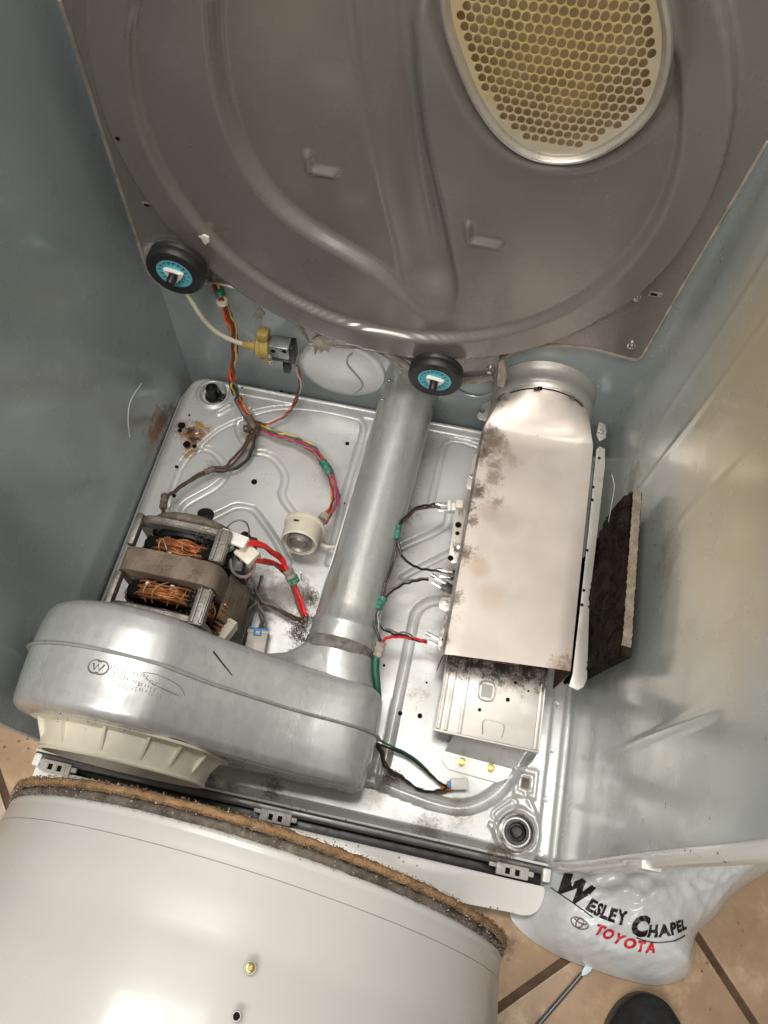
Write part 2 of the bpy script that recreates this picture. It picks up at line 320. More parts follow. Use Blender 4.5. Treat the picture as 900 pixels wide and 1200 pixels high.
def pdist(X, Y, poly, closed=False):
    """distance of points to a polyline"""
    poly = np.asarray(poly, float); d = np.full(X.shape, 1e9)
    n = len(poly)
    for i in range(n if closed else n - 1):
        a = poly[i]; e = poly[(i + 1) % n] - a; l = max(1e-12, e @ e)
        t = np.clip(((X - a[0]) * e[0] + (Y - a[1]) * e[1]) / l, 0, 1)
        d = np.minimum(d, np.hypot(X - a[0] - t * e[0], Y - a[1] - t * e[1]))
    return d
def inside(X, Y, poly):
    poly = np.asarray(poly, float); r = np.zeros(X.shape, bool); n = len(poly)
    for i in range(n):
        x0, y0 = poly[i]; x1, y1 = poly[(i + 1) % n]
        if y0 == y1: continue
        c = ((y0 > Y) != (y1 > Y)) & (X < (x1 - x0) * (Y - y0) / (y1 - y0) + x0)
        r ^= c
    return r
def sdf(X, Y, poly):
    d = pdist(X, Y, poly, True); return np.where(inside(X, Y, poly), -d, d)
def xy(pts): return [(p[0], p[1]) for p in pts]
def xz(pts): return [(p[0], p[2]) for p in pts]
def cdt(outline, holes, step, jitter=0.0):
    """triangulate outline minus holes with interior points about step apart"""
    o = np.array(outline); x0, y0 = o.min(0); x1, y1 = o.max(0)
    gx, gy = np.meshgrid(np.arange(x0, x1, step), np.arange(y0, y1, step)); gx = gx.copy(); gx[1::2] += step / 2
    gx = gx.ravel(); gy = gy.ravel()
    keep = sdf(gx, gy, outline) < -step * .4
    for h in holes: keep &= sdf(gx, gy, h) > step * .4
    pts = [Vector(p) for p in outline]; edges = [(i, (i + 1) % len(outline)) for i in range(len(outline))]
    for h in holes:
        b = len(pts); pts += [Vector(p) for p in h]; edges += [(b + i, b + (i + 1) % len(h)) for i in range(len(h))]
    pts += [Vector((a, c)) for a, c in zip(gx[keep], gy[keep])]
    V, _, F, *_ = delaunay_2d_cdt(pts, edges, [], 1 if not holes else 0, 1e-7)
    V = np.array([(p.x, p.y) for p in V]); F = [list(f) for f in F]
    C = np.array([V[f].mean(0) for f in F]); ok = inside(C[:, 0], C[:, 1], outline)
    for h in holes: ok &= ~inside(C[:, 0], C[:, 1], h)
    return V, [f for f, k in zip(F, ok) if k]
def resample(poly, step):
    out = []
    n = len(poly)
    for i in range(n):
        a = np.array(poly[i]); b = np.array(poly[(i + 1) % n]); k = max(1, int(np.linalg.norm(b - a) / step))
        out += [tuple(a + (b - a) * j / k) for j in range(k)]
    return out
def screw(mb, p, r=.004, h=.0025, d=(0, 0, 1)):
    mb.lathe([(0, r * 1.35), (h * .35, r * 1.35), (h * .4, r), (h, r * .85), (h * 1.05, 0.0001)], p, d, 12)
def disc(mb, p, r, d=(0, 0, 1), h=.0006, n=14):
    mb.lathe([(0, r), (h, r), (h, .0001)], p, d, n)

# ------------------------------------------------------------------ floor
FZ = -0.05
floor = MB().add([(-1.6, -1.9, FZ - .004), (2.2, -1.9, FZ - .004), (2.2, 1.6, FZ - .004), (-1.6, 1.6, FZ - .004)], [(0, 1, 2, 3)]).build('floor', M_grout, smooth=False)
floor['kind'] = 'structure'
n1 = Vector((0.749, 0.663, 0)); n2 = Vector((-0.663, 0.749, 0)); T = 0.345; G = 0.0045
tb = MB().box((0, 0, -.009), (T - 2 * G, T - 2 * G, .018), .0025)
tile_ob = None
for i in range(-4, 5):
    for j in range(-4, 4):
        c = n1 * (0.28 + (i + .5) * T) + n2 * (-0.537 + (j + .5) * T)
        if not (-1.2 < c.x < 1.9 and -1.3 < c.y < 1.1): continue
        if tile_ob is None: o = tile_ob = tb.build('tile', M_tile, floor)
        else: o = tile_ob.copy(); COL.objects.link(o); o.parent = floor
        o.data = tile_ob.data
        o.location = Vector((c.x, c.y, FZ)) - floor.location
        o.rotation_euler.z = math.atan2(n1.y, n1.x) + random.uniform(-.003, .003)
# tile mesh was built about the floor's origin: recentre
for v in tile_ob.data.vertices: v.co += floor.location

# ------------------------------------------------------------------ cabinet
cab = thing('dryer_cabinet', 'open grey sheet metal dryer cabinet with its top and front taken off', 'dryer', (0.33, 0.30, FZ))
def lw(u, v):      # left side panel, u = front to back, v = up
    y = 0.02 + u * 0.598; z = FZ + v * 1.1
    b = math.sin(PI * u) * 0.006 * math.sin(PI * min(1, v * 1.2))
    wob = 0.0022 * math.sin(9 * y + 5 * z) * math.sin(7 * z + 1) + 0.0012 * math.sin(23 * y - 9 * z)
    return (-0.006 + 0.006 * u - b + wob * min(1, v * 6), y, z)
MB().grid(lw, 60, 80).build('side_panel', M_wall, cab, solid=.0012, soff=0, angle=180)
def rw(u, v):
    z = FZ + v * 1.1; y = 0.012 + 0.022 * max(0, z) + u * (0.606 - 0.022 * max(0, z))
    b = math.sin(PI * u) * 0.008 * math.sin(PI * min(1, v * 1.3))
    wob = 0.0026 * math.sin(8 * y - 4 * z + 1) * math.sin(6 * z + 2) + 0.0014 * math.sin(19 * y + 11 * z)
    def cr_(y0, z0, z1, h_, w_): return h_ * math.exp(-((y - y0) / w_) ** 2) * max(0, min(1, (z - z0) / .03)) * max(0, min(1, (z1 - z) / .03))
    crease = cr_(.120, .10, .44, .0024, .0040) + cr_(.437, .18, .62, .0012, .004) + cr_(.50, .26, .8, .0010, .005) + cr_(.33, .30, .8, .0008, .004)
    return (0.671 + 0.016 * min(1, max(0, z) / .1) ** .5 * .45 + 0.010 * max(0, z) * (1 - u) + b + wob * min(1, v * 6) - crease, y, z)
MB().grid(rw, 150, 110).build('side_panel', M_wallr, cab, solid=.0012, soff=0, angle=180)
# rolled white front edge of the right side panel, with a notch
ef = MB()
zz = np.linspace(FZ + .03, 1.03, 40)
def edge_pt(z): q = rw(0, (z - FZ) / 1.1); return Vector(q)
ef.tube([edge_pt(z) + Vector((.005, -.005, 0)) for z in zz], 0.0078, 10, smooth=False)
ef.tube([edge_pt(z) + Vector((.015, -.004, 0)) for z in zz], 0.0070, 10, smooth=False)
q0 = edge_pt(0.27); ef.box(q0 + Vector((.004, -.010, 0)), (.018, .008, .055), .002)
ef.build('edge_flange', M_white, cab)
el = MB(); zl = np.linspace(FZ + .03, 1.03, 30)
el.tube([Vector(lw(0, (z - FZ) / 1.1)) + Vector((-.002, -.002, 0)) for z in zl], 0.003, 8, smooth=False)
el.build('edge_flange', M_white, cab)
# back panel
MB().grid(lambda u, v: (-0.004 + u * .700, 0.6185 + .0012 * math.sin(9 * u + 4 * v), FZ + v * 1.1), 30, 40).build('back_panel', M_wall, cab, solid=.0012, soff=0)
# vent plate pressed in the back panel
vp = MB(); vc = Vector((0.262, 0.617, 0.078))
vp.lathe([(0, .068), (.004, .066), (.005, .060), (.0035, .056), (.0035, .0001)], vc, (0, -1, 0), 40)
vo = vp.build('vent_plate', M_pan, cab)
MB().tube([vc + Vector((.02 + .012 * math.sin(t * 6), -.0042, -.055 + t * .1)) for t in np.linspace(0, 1, 8)], .0012, 6).build('score_line', M_wall, vo)
MB().lathe([(0, .034), (.002, .033), (.002, .030), (0.0005, .029)], (0.462, 0.617, 0.10), (0, -1, 0), 32).build('knockout_ring', M_wall, cab)
sc = MB().tube([(0.0005,0.4965,0.1226),(0.0005,0.459,0.1323),(0.0005,0.4372,0.1178),(0.0005,0.4243,0.0932)], .0006, 5)
sc.build('scratch', M_white, cab)
# short creases and scuffs on the right side panel
for a in ([(720,898),(750,882),(790,860),(838,832)], [(742,892),(790,866),(846,836)], [(612,690),(620,650)][:0]):
    pass

# --- base pan: one pressed sheet
def pan_height(X, Y):
    h = np.zeros_like(X)
    # side rails and back flange
    dl = X; dr = 0.66 - X; db = 0.612 - Y
    h -= 0.010 * (1 - sstep(dl, .004, .023))
    h -= 0.007 * (1 - sstep(dr, .011, .015)) + 0.006 * (1 - sstep(dr, -.008, -.002))
    h += 0.024 * sstep(Y, 0.585, 0.598) * (1 - sstep(np.hypot(np.maximum(0, .06 - X), np.maximum(0, Y - .55)), .03, .06)) * sstep(X, .05, .09)
    h -= 0.012 * (1 - sstep(Y, 0.006, 0.016))
    def groove(pts, w, d, sub=5):
        nonlocal h
        D = pdist(X, Y, cat2(xy(pts), sub)); h -= 1.9 * d * np.sqrt(np.clip(1 - (D / (w * 1.08)) ** 2, 0, 1))
    def step_in(pts, w, d):
        nonlocal h
        S = sdf(X, Y, cat2(xy(pts), 4, True)); h += d * (1 - sstep(S, -w, w))
    groove([(0.1315,0.5564,0.0),(0.1582,0.5706,0.0),(0.1907,0.5797,0.0),(0.2381,0.5855,0.0),(0.2772,0.5845,0.0),(0.2974,0.5809,0.0),(0.306,0.5667,0.0),(0.3059,0.5302,0.0),(0.3038,0.4685,0.0),(0.3046,0.4029,0.0),(0.3056,0.3338,0.0)], .0042, .0035)
    groove([(0.1163,0.5416,0.0),(0.1008,0.5284,0.0),(0.085,0.512,0.0),(0.0717,0.4885,0.0),(0.0623,0.4708,0.0)], .0032, .0022)
    groove([(0.0496,0.3751,0.0),(0.0482,0.407,0.0),(0.0497,0.4388,0.0),(0.0558,0.4616,0.0),(0.0657,0.4731,0.0),(0.0779,0.4774,0.0),(0.0947,0.4718,0.0),(0.113,0.456,0.0),(0.1207,0.4441,0.0),(0.1191,0.4317,0.0),(0.1105,0.4164,0.0),(0.0945,0.3996,0.0),(0.0807,0.3849,0.0),(0.0747,0.3749,0.0),(0.0746,0.3634,0.0),(0.079,0.3502,0.0)], .0048, .0036)
    groove([(0.0496,0.3751,0.0),(0.0515,0.354,0.0)], .0040, .0025)
    groove([(0.1111,0.5307,0.0),(0.1208,0.5121,0.0),(0.1375,0.497,0.0),(0.1511,0.4876,0.0),(0.1618,0.4884,0.0),(0.1787,0.4861,0.0),(0.1954,0.4745,0.0),(0.2076,0.459,0.0),(0.2105,0.4432,0.0),(0.2101,0.4298,0.0),(0.2172,0.4181,0.0),(0.2311,0.4053,0.0),(0.2499,0.388,0.0)], .0045, .0034)
    groove([(0.1207,0.3665,0.0),(0.135,0.3796,0.0),(0.1485,0.3913,0.0),(0.1621,0.3943,0.0),(0.1768,0.3932,0.0),(0.192,0.3809,0.0),(0.213,0.3615,0.0),(0.2346,0.3386,0.0),(0.2494,0.3215,0.0)], .0042, .0032)
    groove([(0.4331,0.4603,0.0),(0.4338,0.508,0.0),(0.4353,0.5608,0.0),(0.439,0.5711,0.0),(0.4489,0.5765,0.0),(0.4664,0.5773,0.0),(0.4914,0.5734,0.0),(0.5416,0.5706,0.0)], .0042, .0036)
    groove([(0.4626,0.4552,0.0),(0.4622,0.4349,0.0),(0.4564,0.4237,0.0),(0.4364,0.4066,0.0),(0.4163,0.391,0.0),(0.4032,0.3798,0.0)], .0046, .0040)
    groove([(0.4773,0.3906,0.0),(0.4553,0.372,0.0),(0.4335,0.3537,0.0),(0.4143,0.3361,0.0)], .0040, .0034)
    groove([(0.4896,0.3171,0.0),(0.4685,0.3112,0.0),(0.4572,0.3061,0.0),(0.4467,0.2961,0.0),(0.442,0.2823,0.0),(0.4415,0.2658,0.0),(0.4426,0.2169,0.0),(0.4413,0.1636,0.0),(0.4412,0.1073,0.0),(0.4405,0.0619,0.0)], .0058, .0050)
    groove([(0.3436,0.0596,0.0),(0.3888,0.0584,0.0),(0.4394,0.0564,0.0),(0.4792,0.0512,0.0),(0.5107,0.0475,0.0),(0.5402,0.0475,0.0),(0.5641,0.0556,0.0),(0.5856,0.0726,0.0),(0.6022,0.096,0.0),(0.6145,0.1211,0.0),(0.6235,0.1394,0.0)], .0080, .0065)
    groove([(0.4319,0.0922,0.0),(0.4315,0.0675,0.0)], .006, .004)
    # foot bosses
    for c, r in (((0.619,0.0347,0.0), .030), ((0.0582,0.5761,0.0), .026)):
        D = np.hypot(X - c[0], Y - c[1])
        h += 0.004 * (1 - sstep(D, r - .003, r + .002)) - 0.009 * (1 - sstep(D, r * .72, r * .86))
    # pressed slots near the feet
    def slot(a, b_, r, d):
        nonlocal h
        D = pdist(X, Y, xy([a, b_])); h += d * (1 - sstep(np.abs(D - r), .0008, .0024))
    slot((0.5912,0.049,0.0), (0.6084,0.066,0.0), .0055, .0026)
    slot((0.5854,0.0367,0.0), (0.6018,0.0191,0.0), .0016, .003)
    slot((0.0766,0.5439,0.0), (0.0898,0.5601,0.0), .0032, .0022)
    slot((0.6239,0.0817,0.0), (0.64,0.0572,0.0), .0010, .003)
    # square boss
    c = (0.6233,0.0952,0.0); D = np.maximum(np.abs((X - c[0]) * 1.25), np.abs(Y - c[1]))
    h -= .0035 * (1 - sstep(D, .0165, .0195)); h += .0035 * (1 - sstep(D, .0105, .0125)); h -= .006 * (1 - sstep(D, .0065, .0085))
    # soft dents
    h += 0.0005 * np.sin(31 * X + 7 * Y) * np.sin(27 * Y + 3)
    # hem down at the rounded back left corner
    rc = .045; cx, cy = rc, .612 - rc
    D = np.hypot(np.minimum(0, X - cx), np.maximum(0, Y - cy)); h -= 0.010 * sstep(D, rc - .012, rc) + .05 * sstep(D, rc - .001, rc + .003)
    return h
nx, ny = 338, 306
gx = np.linspace(0.001, 0.674, nx + 1); gy = np.linspace(0.004, 0.612, ny + 1)
X, Y = np.meshgrid(gx, gy); H = pan_height(X, Y)
pm = MB(); pm.v = list(zip(X.ravel().tolist(), Y.ravel().tolist(), H.ravel().tolist()))
pm.f = [(j * (nx + 1) + i, j * (nx + 1) + i + 1, (j + 1) * (nx + 1) + i + 1, (j + 1) * (nx + 1) + i) for j in range(ny) for i in range(nx)]
pan = pm.build('base_pan', M_pan, cab, angle=180)
def PH(p):   # height of the pan under a point
    i = min(max(int((p[0] - gx[0]) / (gx[1] - gx[0]) + .5), 0), nx); j = min(max(int((p[1] - gy[0]) / (gy[1] - gy[0]) + .5), 0), ny)
    return float(H[j, i])
hb = MB()
for p, r in zip([(0.1654,0.4376,0.0),(0.0434,0.4374,0.0),(0.0554,0.3895,0.0),(0.2874,0.5339,0.0),(0.4481,0.1467,0.0),(0.4742,0.1489,0.0),(0.605,0.1169,0.0),(0.5589,0.104,0.0),(0.5865,0.1055,0.0),(0.0337,0.5294,0.0),(0.1026,0.593,0.0),(0.4141,0.2047,0.0),(0.3062,0.435,0.0),(0.0283,0.4992,0.0),(0.3943,0.2481,0.0),(0.4751,0.1941,0.0),(0.6389,0.0388,0.0),(0.1642,0.6002,0.0),(0.1783,0.6001,0.0)],
                (.0045,.0028,.003,.0032,.003,.0033,.0026,.0022,.0022,.0018,.0018,.0018,.0018,.0035,.002,.0015,.0018,.003,.0025)):
    hb = MB(); disc(hb, (p[0], p[1], PH(p) + .0004), r); hb.build('drain_hole', M_hole, pan)
rh = MB()
for p, r in zip([(0.0279,0.5087,0.0),(0.0463,0.4781,0.0),(0.0587,0.4777,0.0)], (.006, .006, .0035)): rh = MB(); disc(rh, (p[0], p[1], PH(p) + .0005), r, n=9); rh.build('rusted_hole', M_hole, pan)
w0 = (0.0555,0.5006,0.0); MB().box((w0[0], w0[1], PH(w0) + .003), (.0075, .0075, .006), .001, Matrix.Rotation(.4, 3, 'Z')).build('nut', M_steel, pan)
# square spring clip in the front right boss
c = (0.6233,0.0952,0.0); MB().box((c[0], c[1], PH(c) + .0005), (.009, .012, .004), .001).build('spring_clip', M_dusty, pan)
for p in [(0.6632,0.0163,-0.006),(0.6603,0.0815,-0.006),(0.6581,0.1432,-0.006),(0.6563,0.2038,-0.006),(0.6541,0.27,-0.006),(0.6587,0.0183,-0.006)][:5]:
    s_ = MB(); s_.lathe([(0, .0042), (.0007, .0036), (.0002, .0022), (.0002, .0001)], (.6520, p[1], -.0068), (0, 0, 1), 12); s_.build('rivet', M_pan, pan)
# levelling feet seen from above
for p, rr in (((0.619,0.0347,0.0), .0165), ((0.0582,0.5761,0.0), .012)):
    f = MB(); z0 = PH(p)
    if rr > .014:
        f.lathe([(.0, .024), (.005, .022), (.006, .0195), (-.004, .017), (-.004, .0001)], (p[0], p[1], z0 + .002), (0, 0, 1), 28)
        f2 = MB(); f2.lathe([(0, .0155), (.006, .0150), (.006, .0115), (.001, .010), (.001, .0085), (.010, .0080), (.011, .0055), (.0085, .005), (.0085, .0001)], (p[0], p[1], z0 + .001), (0, 0, 1), 20)
        fo = f.build('foot_socket', M_steel, pan); f2.build('foot_stud', M_blackpl, fo)
    else:
        f.lathe([(0, .014), (.003, .0135), (.003, .0105), (.022, .0095), (.024, .0075), (.019, .0062), (.019, .0001)], (p[0], p[1], z0), (0, 0, 1), 20)
        f.box((p[0] + .015, p[1] - .004, z0 + .006), (.010, .012, .008), .002)
        f.build('foot_stud', M_blackpl, pan)
# front lip: rounded rail, dark gap, clips
MB().box((0.33, -0.001, -0.014), (0.668, .010, .007), .003, seg=3).build('front_rail', M_rail, cab)
MB().box((0.33, 0.0045, -0.030), (0.664, .002, .038), .0005).build('added_shade_skirt', M_blackpl, cab)  # black skirt added to keep the gap under the lip dark
MB().box((0.33, -0.0125, -0.030), (0.660, .012, .006), .001).build('gap_shade_strip', M_blackpl, cab)  # black strip added at the gap bottom in place of deep shade
MB().tube([(-.003, .0055, -.0095), (.663, .0055, -.0095)], .0016, 6).build('lip_bead', M_white, cab)
for (px, w) in ((0.030, 1), (0.320, 2), (0.620, 3)):
    c = Vector((px, -0.010, -0.0085)); k = MB()
    k.box(c, (.040, .014, .008), .0015)
    for i in (-1, 0, 1): k.box(c + Vector((i * .012, -.001, .004)), (.004, .010, .003), .0008)
    k.box(c + Vector((.022, .001, -.001)), (.010, .006, .004), .001); k.box(c + Vector((-.023, .003, -.001)), (.012, .005, .004), .001)
    ko = k.build('hinge_clip', M_clip, cab)
    for i in (-.5, .5): d = MB(); d.box(c + Vector((i * .012, -.001, .0042)), (.0055, .007, .0006)); d.build('clip_slot', M_hole, ko)
for px in (0.003, 0.6625):
    k = MB(); k.box((px, -0.006, -0.012), (.010, .016, .012), .003); k.build('rail_end_cap', M_white, cab)

# ------------------------------------------------------------------ white front panel clipped along the lip
fp_out = xy([(0.0009,-0.013,-0.016),(0.3288,-0.0172,-0.016),(0.663,-0.0188,-0.016),(0.6645,-0.0233,-0.016),(0.6635,-0.033,-0.016),(0.6613,-0.041,-0.016),(0.6569,-0.0485,-0.016),(0.6492,-0.0538,-0.016),(0.639,-0.0559,-0.016),(0.6233,-0.0555,-0.016),(0.3094,-0.066,-0.016),(0.0008,-0.0665,-0.016)])
fp = MB().plate([(a, b, -.016) for a, b in fp_out], .012, (0, 0, -1), .002)
fpo = fp.build('kick_panel', M_white)
tag(fpo, 'white enamelled panel edge lying along the front lip of the dryer base', 'panel')

# ------------------------------------------------------------------ rear bulkhead
YB = 0.58
bk = thing('rear_bulkhead', 'taupe pressed rear bulkhead with round dish and perforated air grille', 'bulkhead', (0.337, YB, 0.17))
bk_px = [(0.0263,0.58,0.6755),(0.0251,0.58,0.5974),(0.0243,0.58,0.5385),(0.0207,0.58,0.4378),(0.0173,0.58,0.3041),(0.0163,0.58,0.2717),(0.0196,0.58,0.2495),(0.0331,0.58,0.2386),(0.0631,0.58,0.2525),(0.0965,0.58,0.2593),(0.1183,0.58,0.2601),(0.1383,0.58,0.2573),(0.1505,0.58,0.2477),(0.1719,0.58,0.2353),(0.197,0.58,0.2202),(0.2132,0.58,0.2039),(0.2215,0.58,0.1865),(0.2254,0.58,0.1728),(0.2375,0.58,0.1726),(0.2524,0.58,0.1824),(0.2618,0.58,0.1777),(0.2834,0.58,0.1803),(0.3072,0.58,0.1853),(0.3263,0.58,0.1797),(0.3459,0.58,0.1665),(0.3583,0.58,0.1566),(0.3927,0.58,0.1493),(0.4267,0.58,0.1478),(0.4467,0.58,0.1521),(0.4778,0.58,0.1599),(0.4845,0.58,0.17),(0.4856,0.58,0.1917),(0.4896,0.58,0.2152),(0.5035,0.58,0.2372),(0.5364,0.58,0.2571),(0.5874,0.58,0.2668),(0.6311,0.58,0.2626),(0.6442,0.58,0.2613),(0.6508,0.58,0.2668),(0.6528,0.58,0.2825),(0.6543,0.58,0.3938),(0.6566,0.58,0.4938),(0.6585,0.58,0.5737),(0.6621,0.58,0.7024)]
outl = resample(xz(bk_px), .006)
CX, CZ, CR = 0.337, 0.505, 0.2985
grille_px = [(0.3604,0.563,0.6924),(0.3658,0.563,0.6633),(0.3725,0.563,0.6377),(0.3883,0.563,0.6047),(0.408,0.563,0.5738),(0.4336,0.563,0.548),(0.462,0.563,0.5346),(0.4918,0.563,0.5349),(0.5176,0.563,0.5462),(0.5409,0.563,0.5714),(0.5525,0.563,0.5993),(0.552,0.563,0.6297),(0.5441,0.563,0.6582),(0.5318,0.563,0.6814),(0.5131,0.563,0.7129),(0.4779,0.563,0.7343),(0.4202,0.563,0.7321),(0.3747,0.563,0.7161)]
gr = [tuple(p) for p in cat2(xz(grille_px), 5, True)]
dep_px = [(0.1757,0.57,0.6759),(0.1685,0.57,0.6241),(0.1631,0.57,0.5796),(0.1632,0.57,0.5255),(0.1754,0.57,0.4654),(0.2016,0.57,0.4159),(0.2413,0.57,0.3824),(0.2831,0.57,0.3598),(0.3184,0.57,0.3383),(0.3483,0.57,0.3083),(0.3728,0.57,0.2872),(0.3996,0.57,0.285),(0.4164,0.57,0.305),(0.4159,0.57,0.3444),(0.3946,0.57,0.423),(0.3702,0.57,0.5036),(0.3565,0.57,0.5639),(0.3478,0.57,0.6234),(0.3377,0.57,0.6971)]
dep = cat2(xz(dep_px), 4, True)
chan_px = [(0.3266,0.57,0.6843),(0.3357,0.57,0.6072),(0.3473,0.57,0.5364),(0.3649,0.57,0.4508),(0.3882,0.57,0.3514)]
chan = cat2(xz(chan_px), 4)
def bulk_h(X, Z):
    """forward offset (towards -y) of the pressed sheet"""
    r = np.hypot(X - CX, Z - CZ)
    f = 0.024 * (1 - sstep(r, CR - .006, CR + .0005))
    f -= 0.010 * (1 - sstep(r, .252, .259))
    S = sdf(X, Z, dep); f -= 0.014 * (1 - sstep(S, -.012, .002)) * (.25 + .75 * sstep(Z, .27, .37))
    D = pdist(X, Z, chan); f -= 0.016 * (1 - sstep(D, .000, .048)) * (1 - sstep(S, -.008, .004))
    G_ = sdf(X, Z, gr); f -= 0.009 * (1 - sstep(G_, .004, .020)) - 0.005 * (1 - sstep(G_, .0, .005))
    # L shaped pressed tabs
    for (a, b_, c_) in TABS:
        f += .0062 * (1 - sstep(pdist(X, Z, [a, b_, c_]), .0018, .0042))
    f -= 0.006 * (1 - sstep(np.hypot(X - RO[0], Z - RO[1]), .036, .046))
    f += 0.0004 * np.sin(17 * X + 9 * Z) * np.sin(13 * Z - 4 * X)
    return f
TABS = [xz([(0.2436,0.565,0.4807),(0.244,0.565,0.4612),(0.271,0.565,0.4635)]), xz([(0.415,0.565,0.4415),(0.4189,0.565,0.419),(0.4524,0.565,0.4208)])]
RO = (0.064, 0.283)
V, F = cdt(outl, [resample(gr, .006)], .0033)
f = bulk_h(V[:, 0], V[:, 1])
bm_ = MB(); bm_.v = [(a[0], YB - k, a[1]) for a, k in zip(V, f)]; bm_.f = F
sheet = bm_.build('pressed_sheet', M_taupe, bk, angle=180)
# bare folded edge
ol = [Vector((a, YB + .0015, b)) for a, b in outl if b < .62]
be = MB(); nE = 0
seq = [Vector((a, YB, b)) for a, b in xz(bk_px)][1:-1]
be.tube(seq, .0022, 6, sub=4)
be.build('folded_edge', M_edge, bk)
# grille rim and perforated plate
def offs(poly, d):
    p = np.array(poly); n = len(p); out = []
    A = sum(p[i][0] * p[(i + 1) % n][1] - p[(i + 1) % n][0] * p[i][1] for i in range(n)); s = 1 if A > 0 else -1
    for i in range(n):
        t = p[(i + 1) % n] - p[i - 1]; t /= np.linalg.norm(t); out.append(tuple(p[i] + s * d * np.array([-t[1], t[0]])))
    return out
yg = YB - 0.017
rim = MB(); prof = [(-.003, .004), (-.0012, -.0045), (.0005, -.0062), (.0025, -.0062), (.0035, -.004), (.0042, .001), (.0052, .0012), (.0062, .0002), (.0075, .001), (.0085, .004)]
loops = [[(a, yg + dy, b) for a, b in offs(gr, d)] for d, dy in prof]
n_ = len(gr); rv = [q for l in loops for q in l]
rim.add(rv, [(i * n_ + k, i * n_ + (k + 1) % n_, (i + 1) * n_ + (k + 1) % n_, (i + 1) * n_ + k) for i in range(len(prof) - 1) for k in range(n_)])
rim.build('grille_rim', M_rim, bk, angle=60)
pit = 0.0078; hr = .00360; VS = 1.18
field = offs(gr, .0125)
a0 = (0.384,0.563,0.6401); a1 = (0.507,0.563,0.639)
ang = math.atan2(a1[2] - a0[2], a1[0] - a0[0]) + .02
fo = np.array(field); cgx, cgz = fo.mean(0)
gi, gj = np.meshgrid(np.arange(-45, 46), np.arange(-45, 46))
gu = ((gi + .5 * (gj % 2)) * pit).ravel(); gv = (gj * pit * .866 * VS).ravel()
hx = cgx + gu * math.cos(ang) - gv * math.sin(ang); hz_ = cgz + gu * math.sin(ang) + gv * math.cos(ang)
hk = (sdf(hx, hz_, field) < 0) & (hz_ < 0.70)
holes = list(zip(hx[hk].tolist(), hz_[hk].tolist()))
plate_out = offs(gr, .0065)
hl = [[(x + hr * math.cos(2 * PI * k / 10), z + hr * VS * math.sin(2 * PI * k / 10)) for k in range(10)] for x, z in holes]
pts = [Vector(p) for p in plate_out]; ed = [(i, (i + 1) % len(pts)) for i in range(len(pts))]
for h in hl:
    b0 = len(pts); pts += [Vector(p) for p in h]; ed += [(b0 + i, b0 + (i + 1) % 10) for i in range(10)]
Vv, _, Ff, *_ = delaunay_2d_cdt(pts, ed, [], 0, 1e-7)
Vv = np.array([(p.x, p.y) for p in Vv]); Cc = np.array([Vv[list(q)].mean(0) for q in Ff])
okk = inside(Cc[:, 0], Cc[:, 1], plate_out)
hc = np.array(holes); okk &= (np.hypot(Cc[:, None, 0] - hc[None, :, 0], (Cc[:, None, 1] - hc[None, :, 1]) / VS).min(1) > hr * .93)
gm = MB()
ds_ = .004 * np.minimum(1, -sdf(Vv[:, 0], Vv[:, 1], plate_out) / .05)
gm.v = [(a, yg + .001 - k, b) for (a, b), k in zip(Vv, ds_)]; gm.f = [tuple(q) for q, k in zip(Ff, okk) if k]
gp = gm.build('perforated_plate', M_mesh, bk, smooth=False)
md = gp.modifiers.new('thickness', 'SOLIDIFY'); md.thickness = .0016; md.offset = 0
bb = MB().add([(a, yg + .003, b) for a, b in offs(gr, .002)] + [(a, yg + .020, b) for a, b in offs(gr, .010)] + [(cgx, yg + .020, cgz)],
              [(k, (k + 1) % n_, n_ + (k + 1) % n_, n_ + k) for k in range(n_)] + [(n_ + k, n_ + (k + 1) % n_, 2 * n_) for k in range(n_)])
bb.build('air_box', M_tan, bk)
# screws, slot and tabs on the sheet
def onbulk(q, extra=.0): return Vector((q[0], YB - float(bulk_h(np.array([q[0]]), np.array([q[2]]))[0]) - extra, q[2]))
for q in [(0.6132,0.578,0.368),(0.6336,0.578,0.2877),(0.4759,0.578,0.1894)]:
    m_ = MB(); screw(m_, onbulk(q), .0038, .006, (0, -1, 0)); m_.build('screw', M_steel, bk)
m_ = MB(); q = onbulk((0.6315,0.578,0.3754)); m_.box(q, (.015, .003, .007), .001); so = m_.build('slot_tab', M_edge, bk)
m_ = MB(); m_.box(q + Vector((-.002, -.002, .001)), (.007, .001, .0026)); m_.build('slot_opening', M_hole, so)
m_ = MB(); q = onbulk((0.046,0.578,0.3757)); m_.box(q, (.010, .003, .005), .001); so = m_.build('slot_tab', M_edge, bk)
m_ = MB(); m_.box(q + Vector((.001, -.002, 0)), (.006, .001, .002)); m_.build('slot_opening', M_hole, so)
for q in [(0.0704,0.578,0.3622),(0.0525,0.578,0.4811)]: m_ = MB(); disc(m_, onbulk(q, .0003), .0022, (0, -1, 0)); m_.build('hole', M_hole, bk)
m_ = MB(); q = onbulk((0.0746,0.572,0.3493)); m_.box(q, (.032, .006, .006), .0025, Matrix.Rotation(-.45, 3, 'Y')); m_.build('pressed_rib', M_taupe, bk)
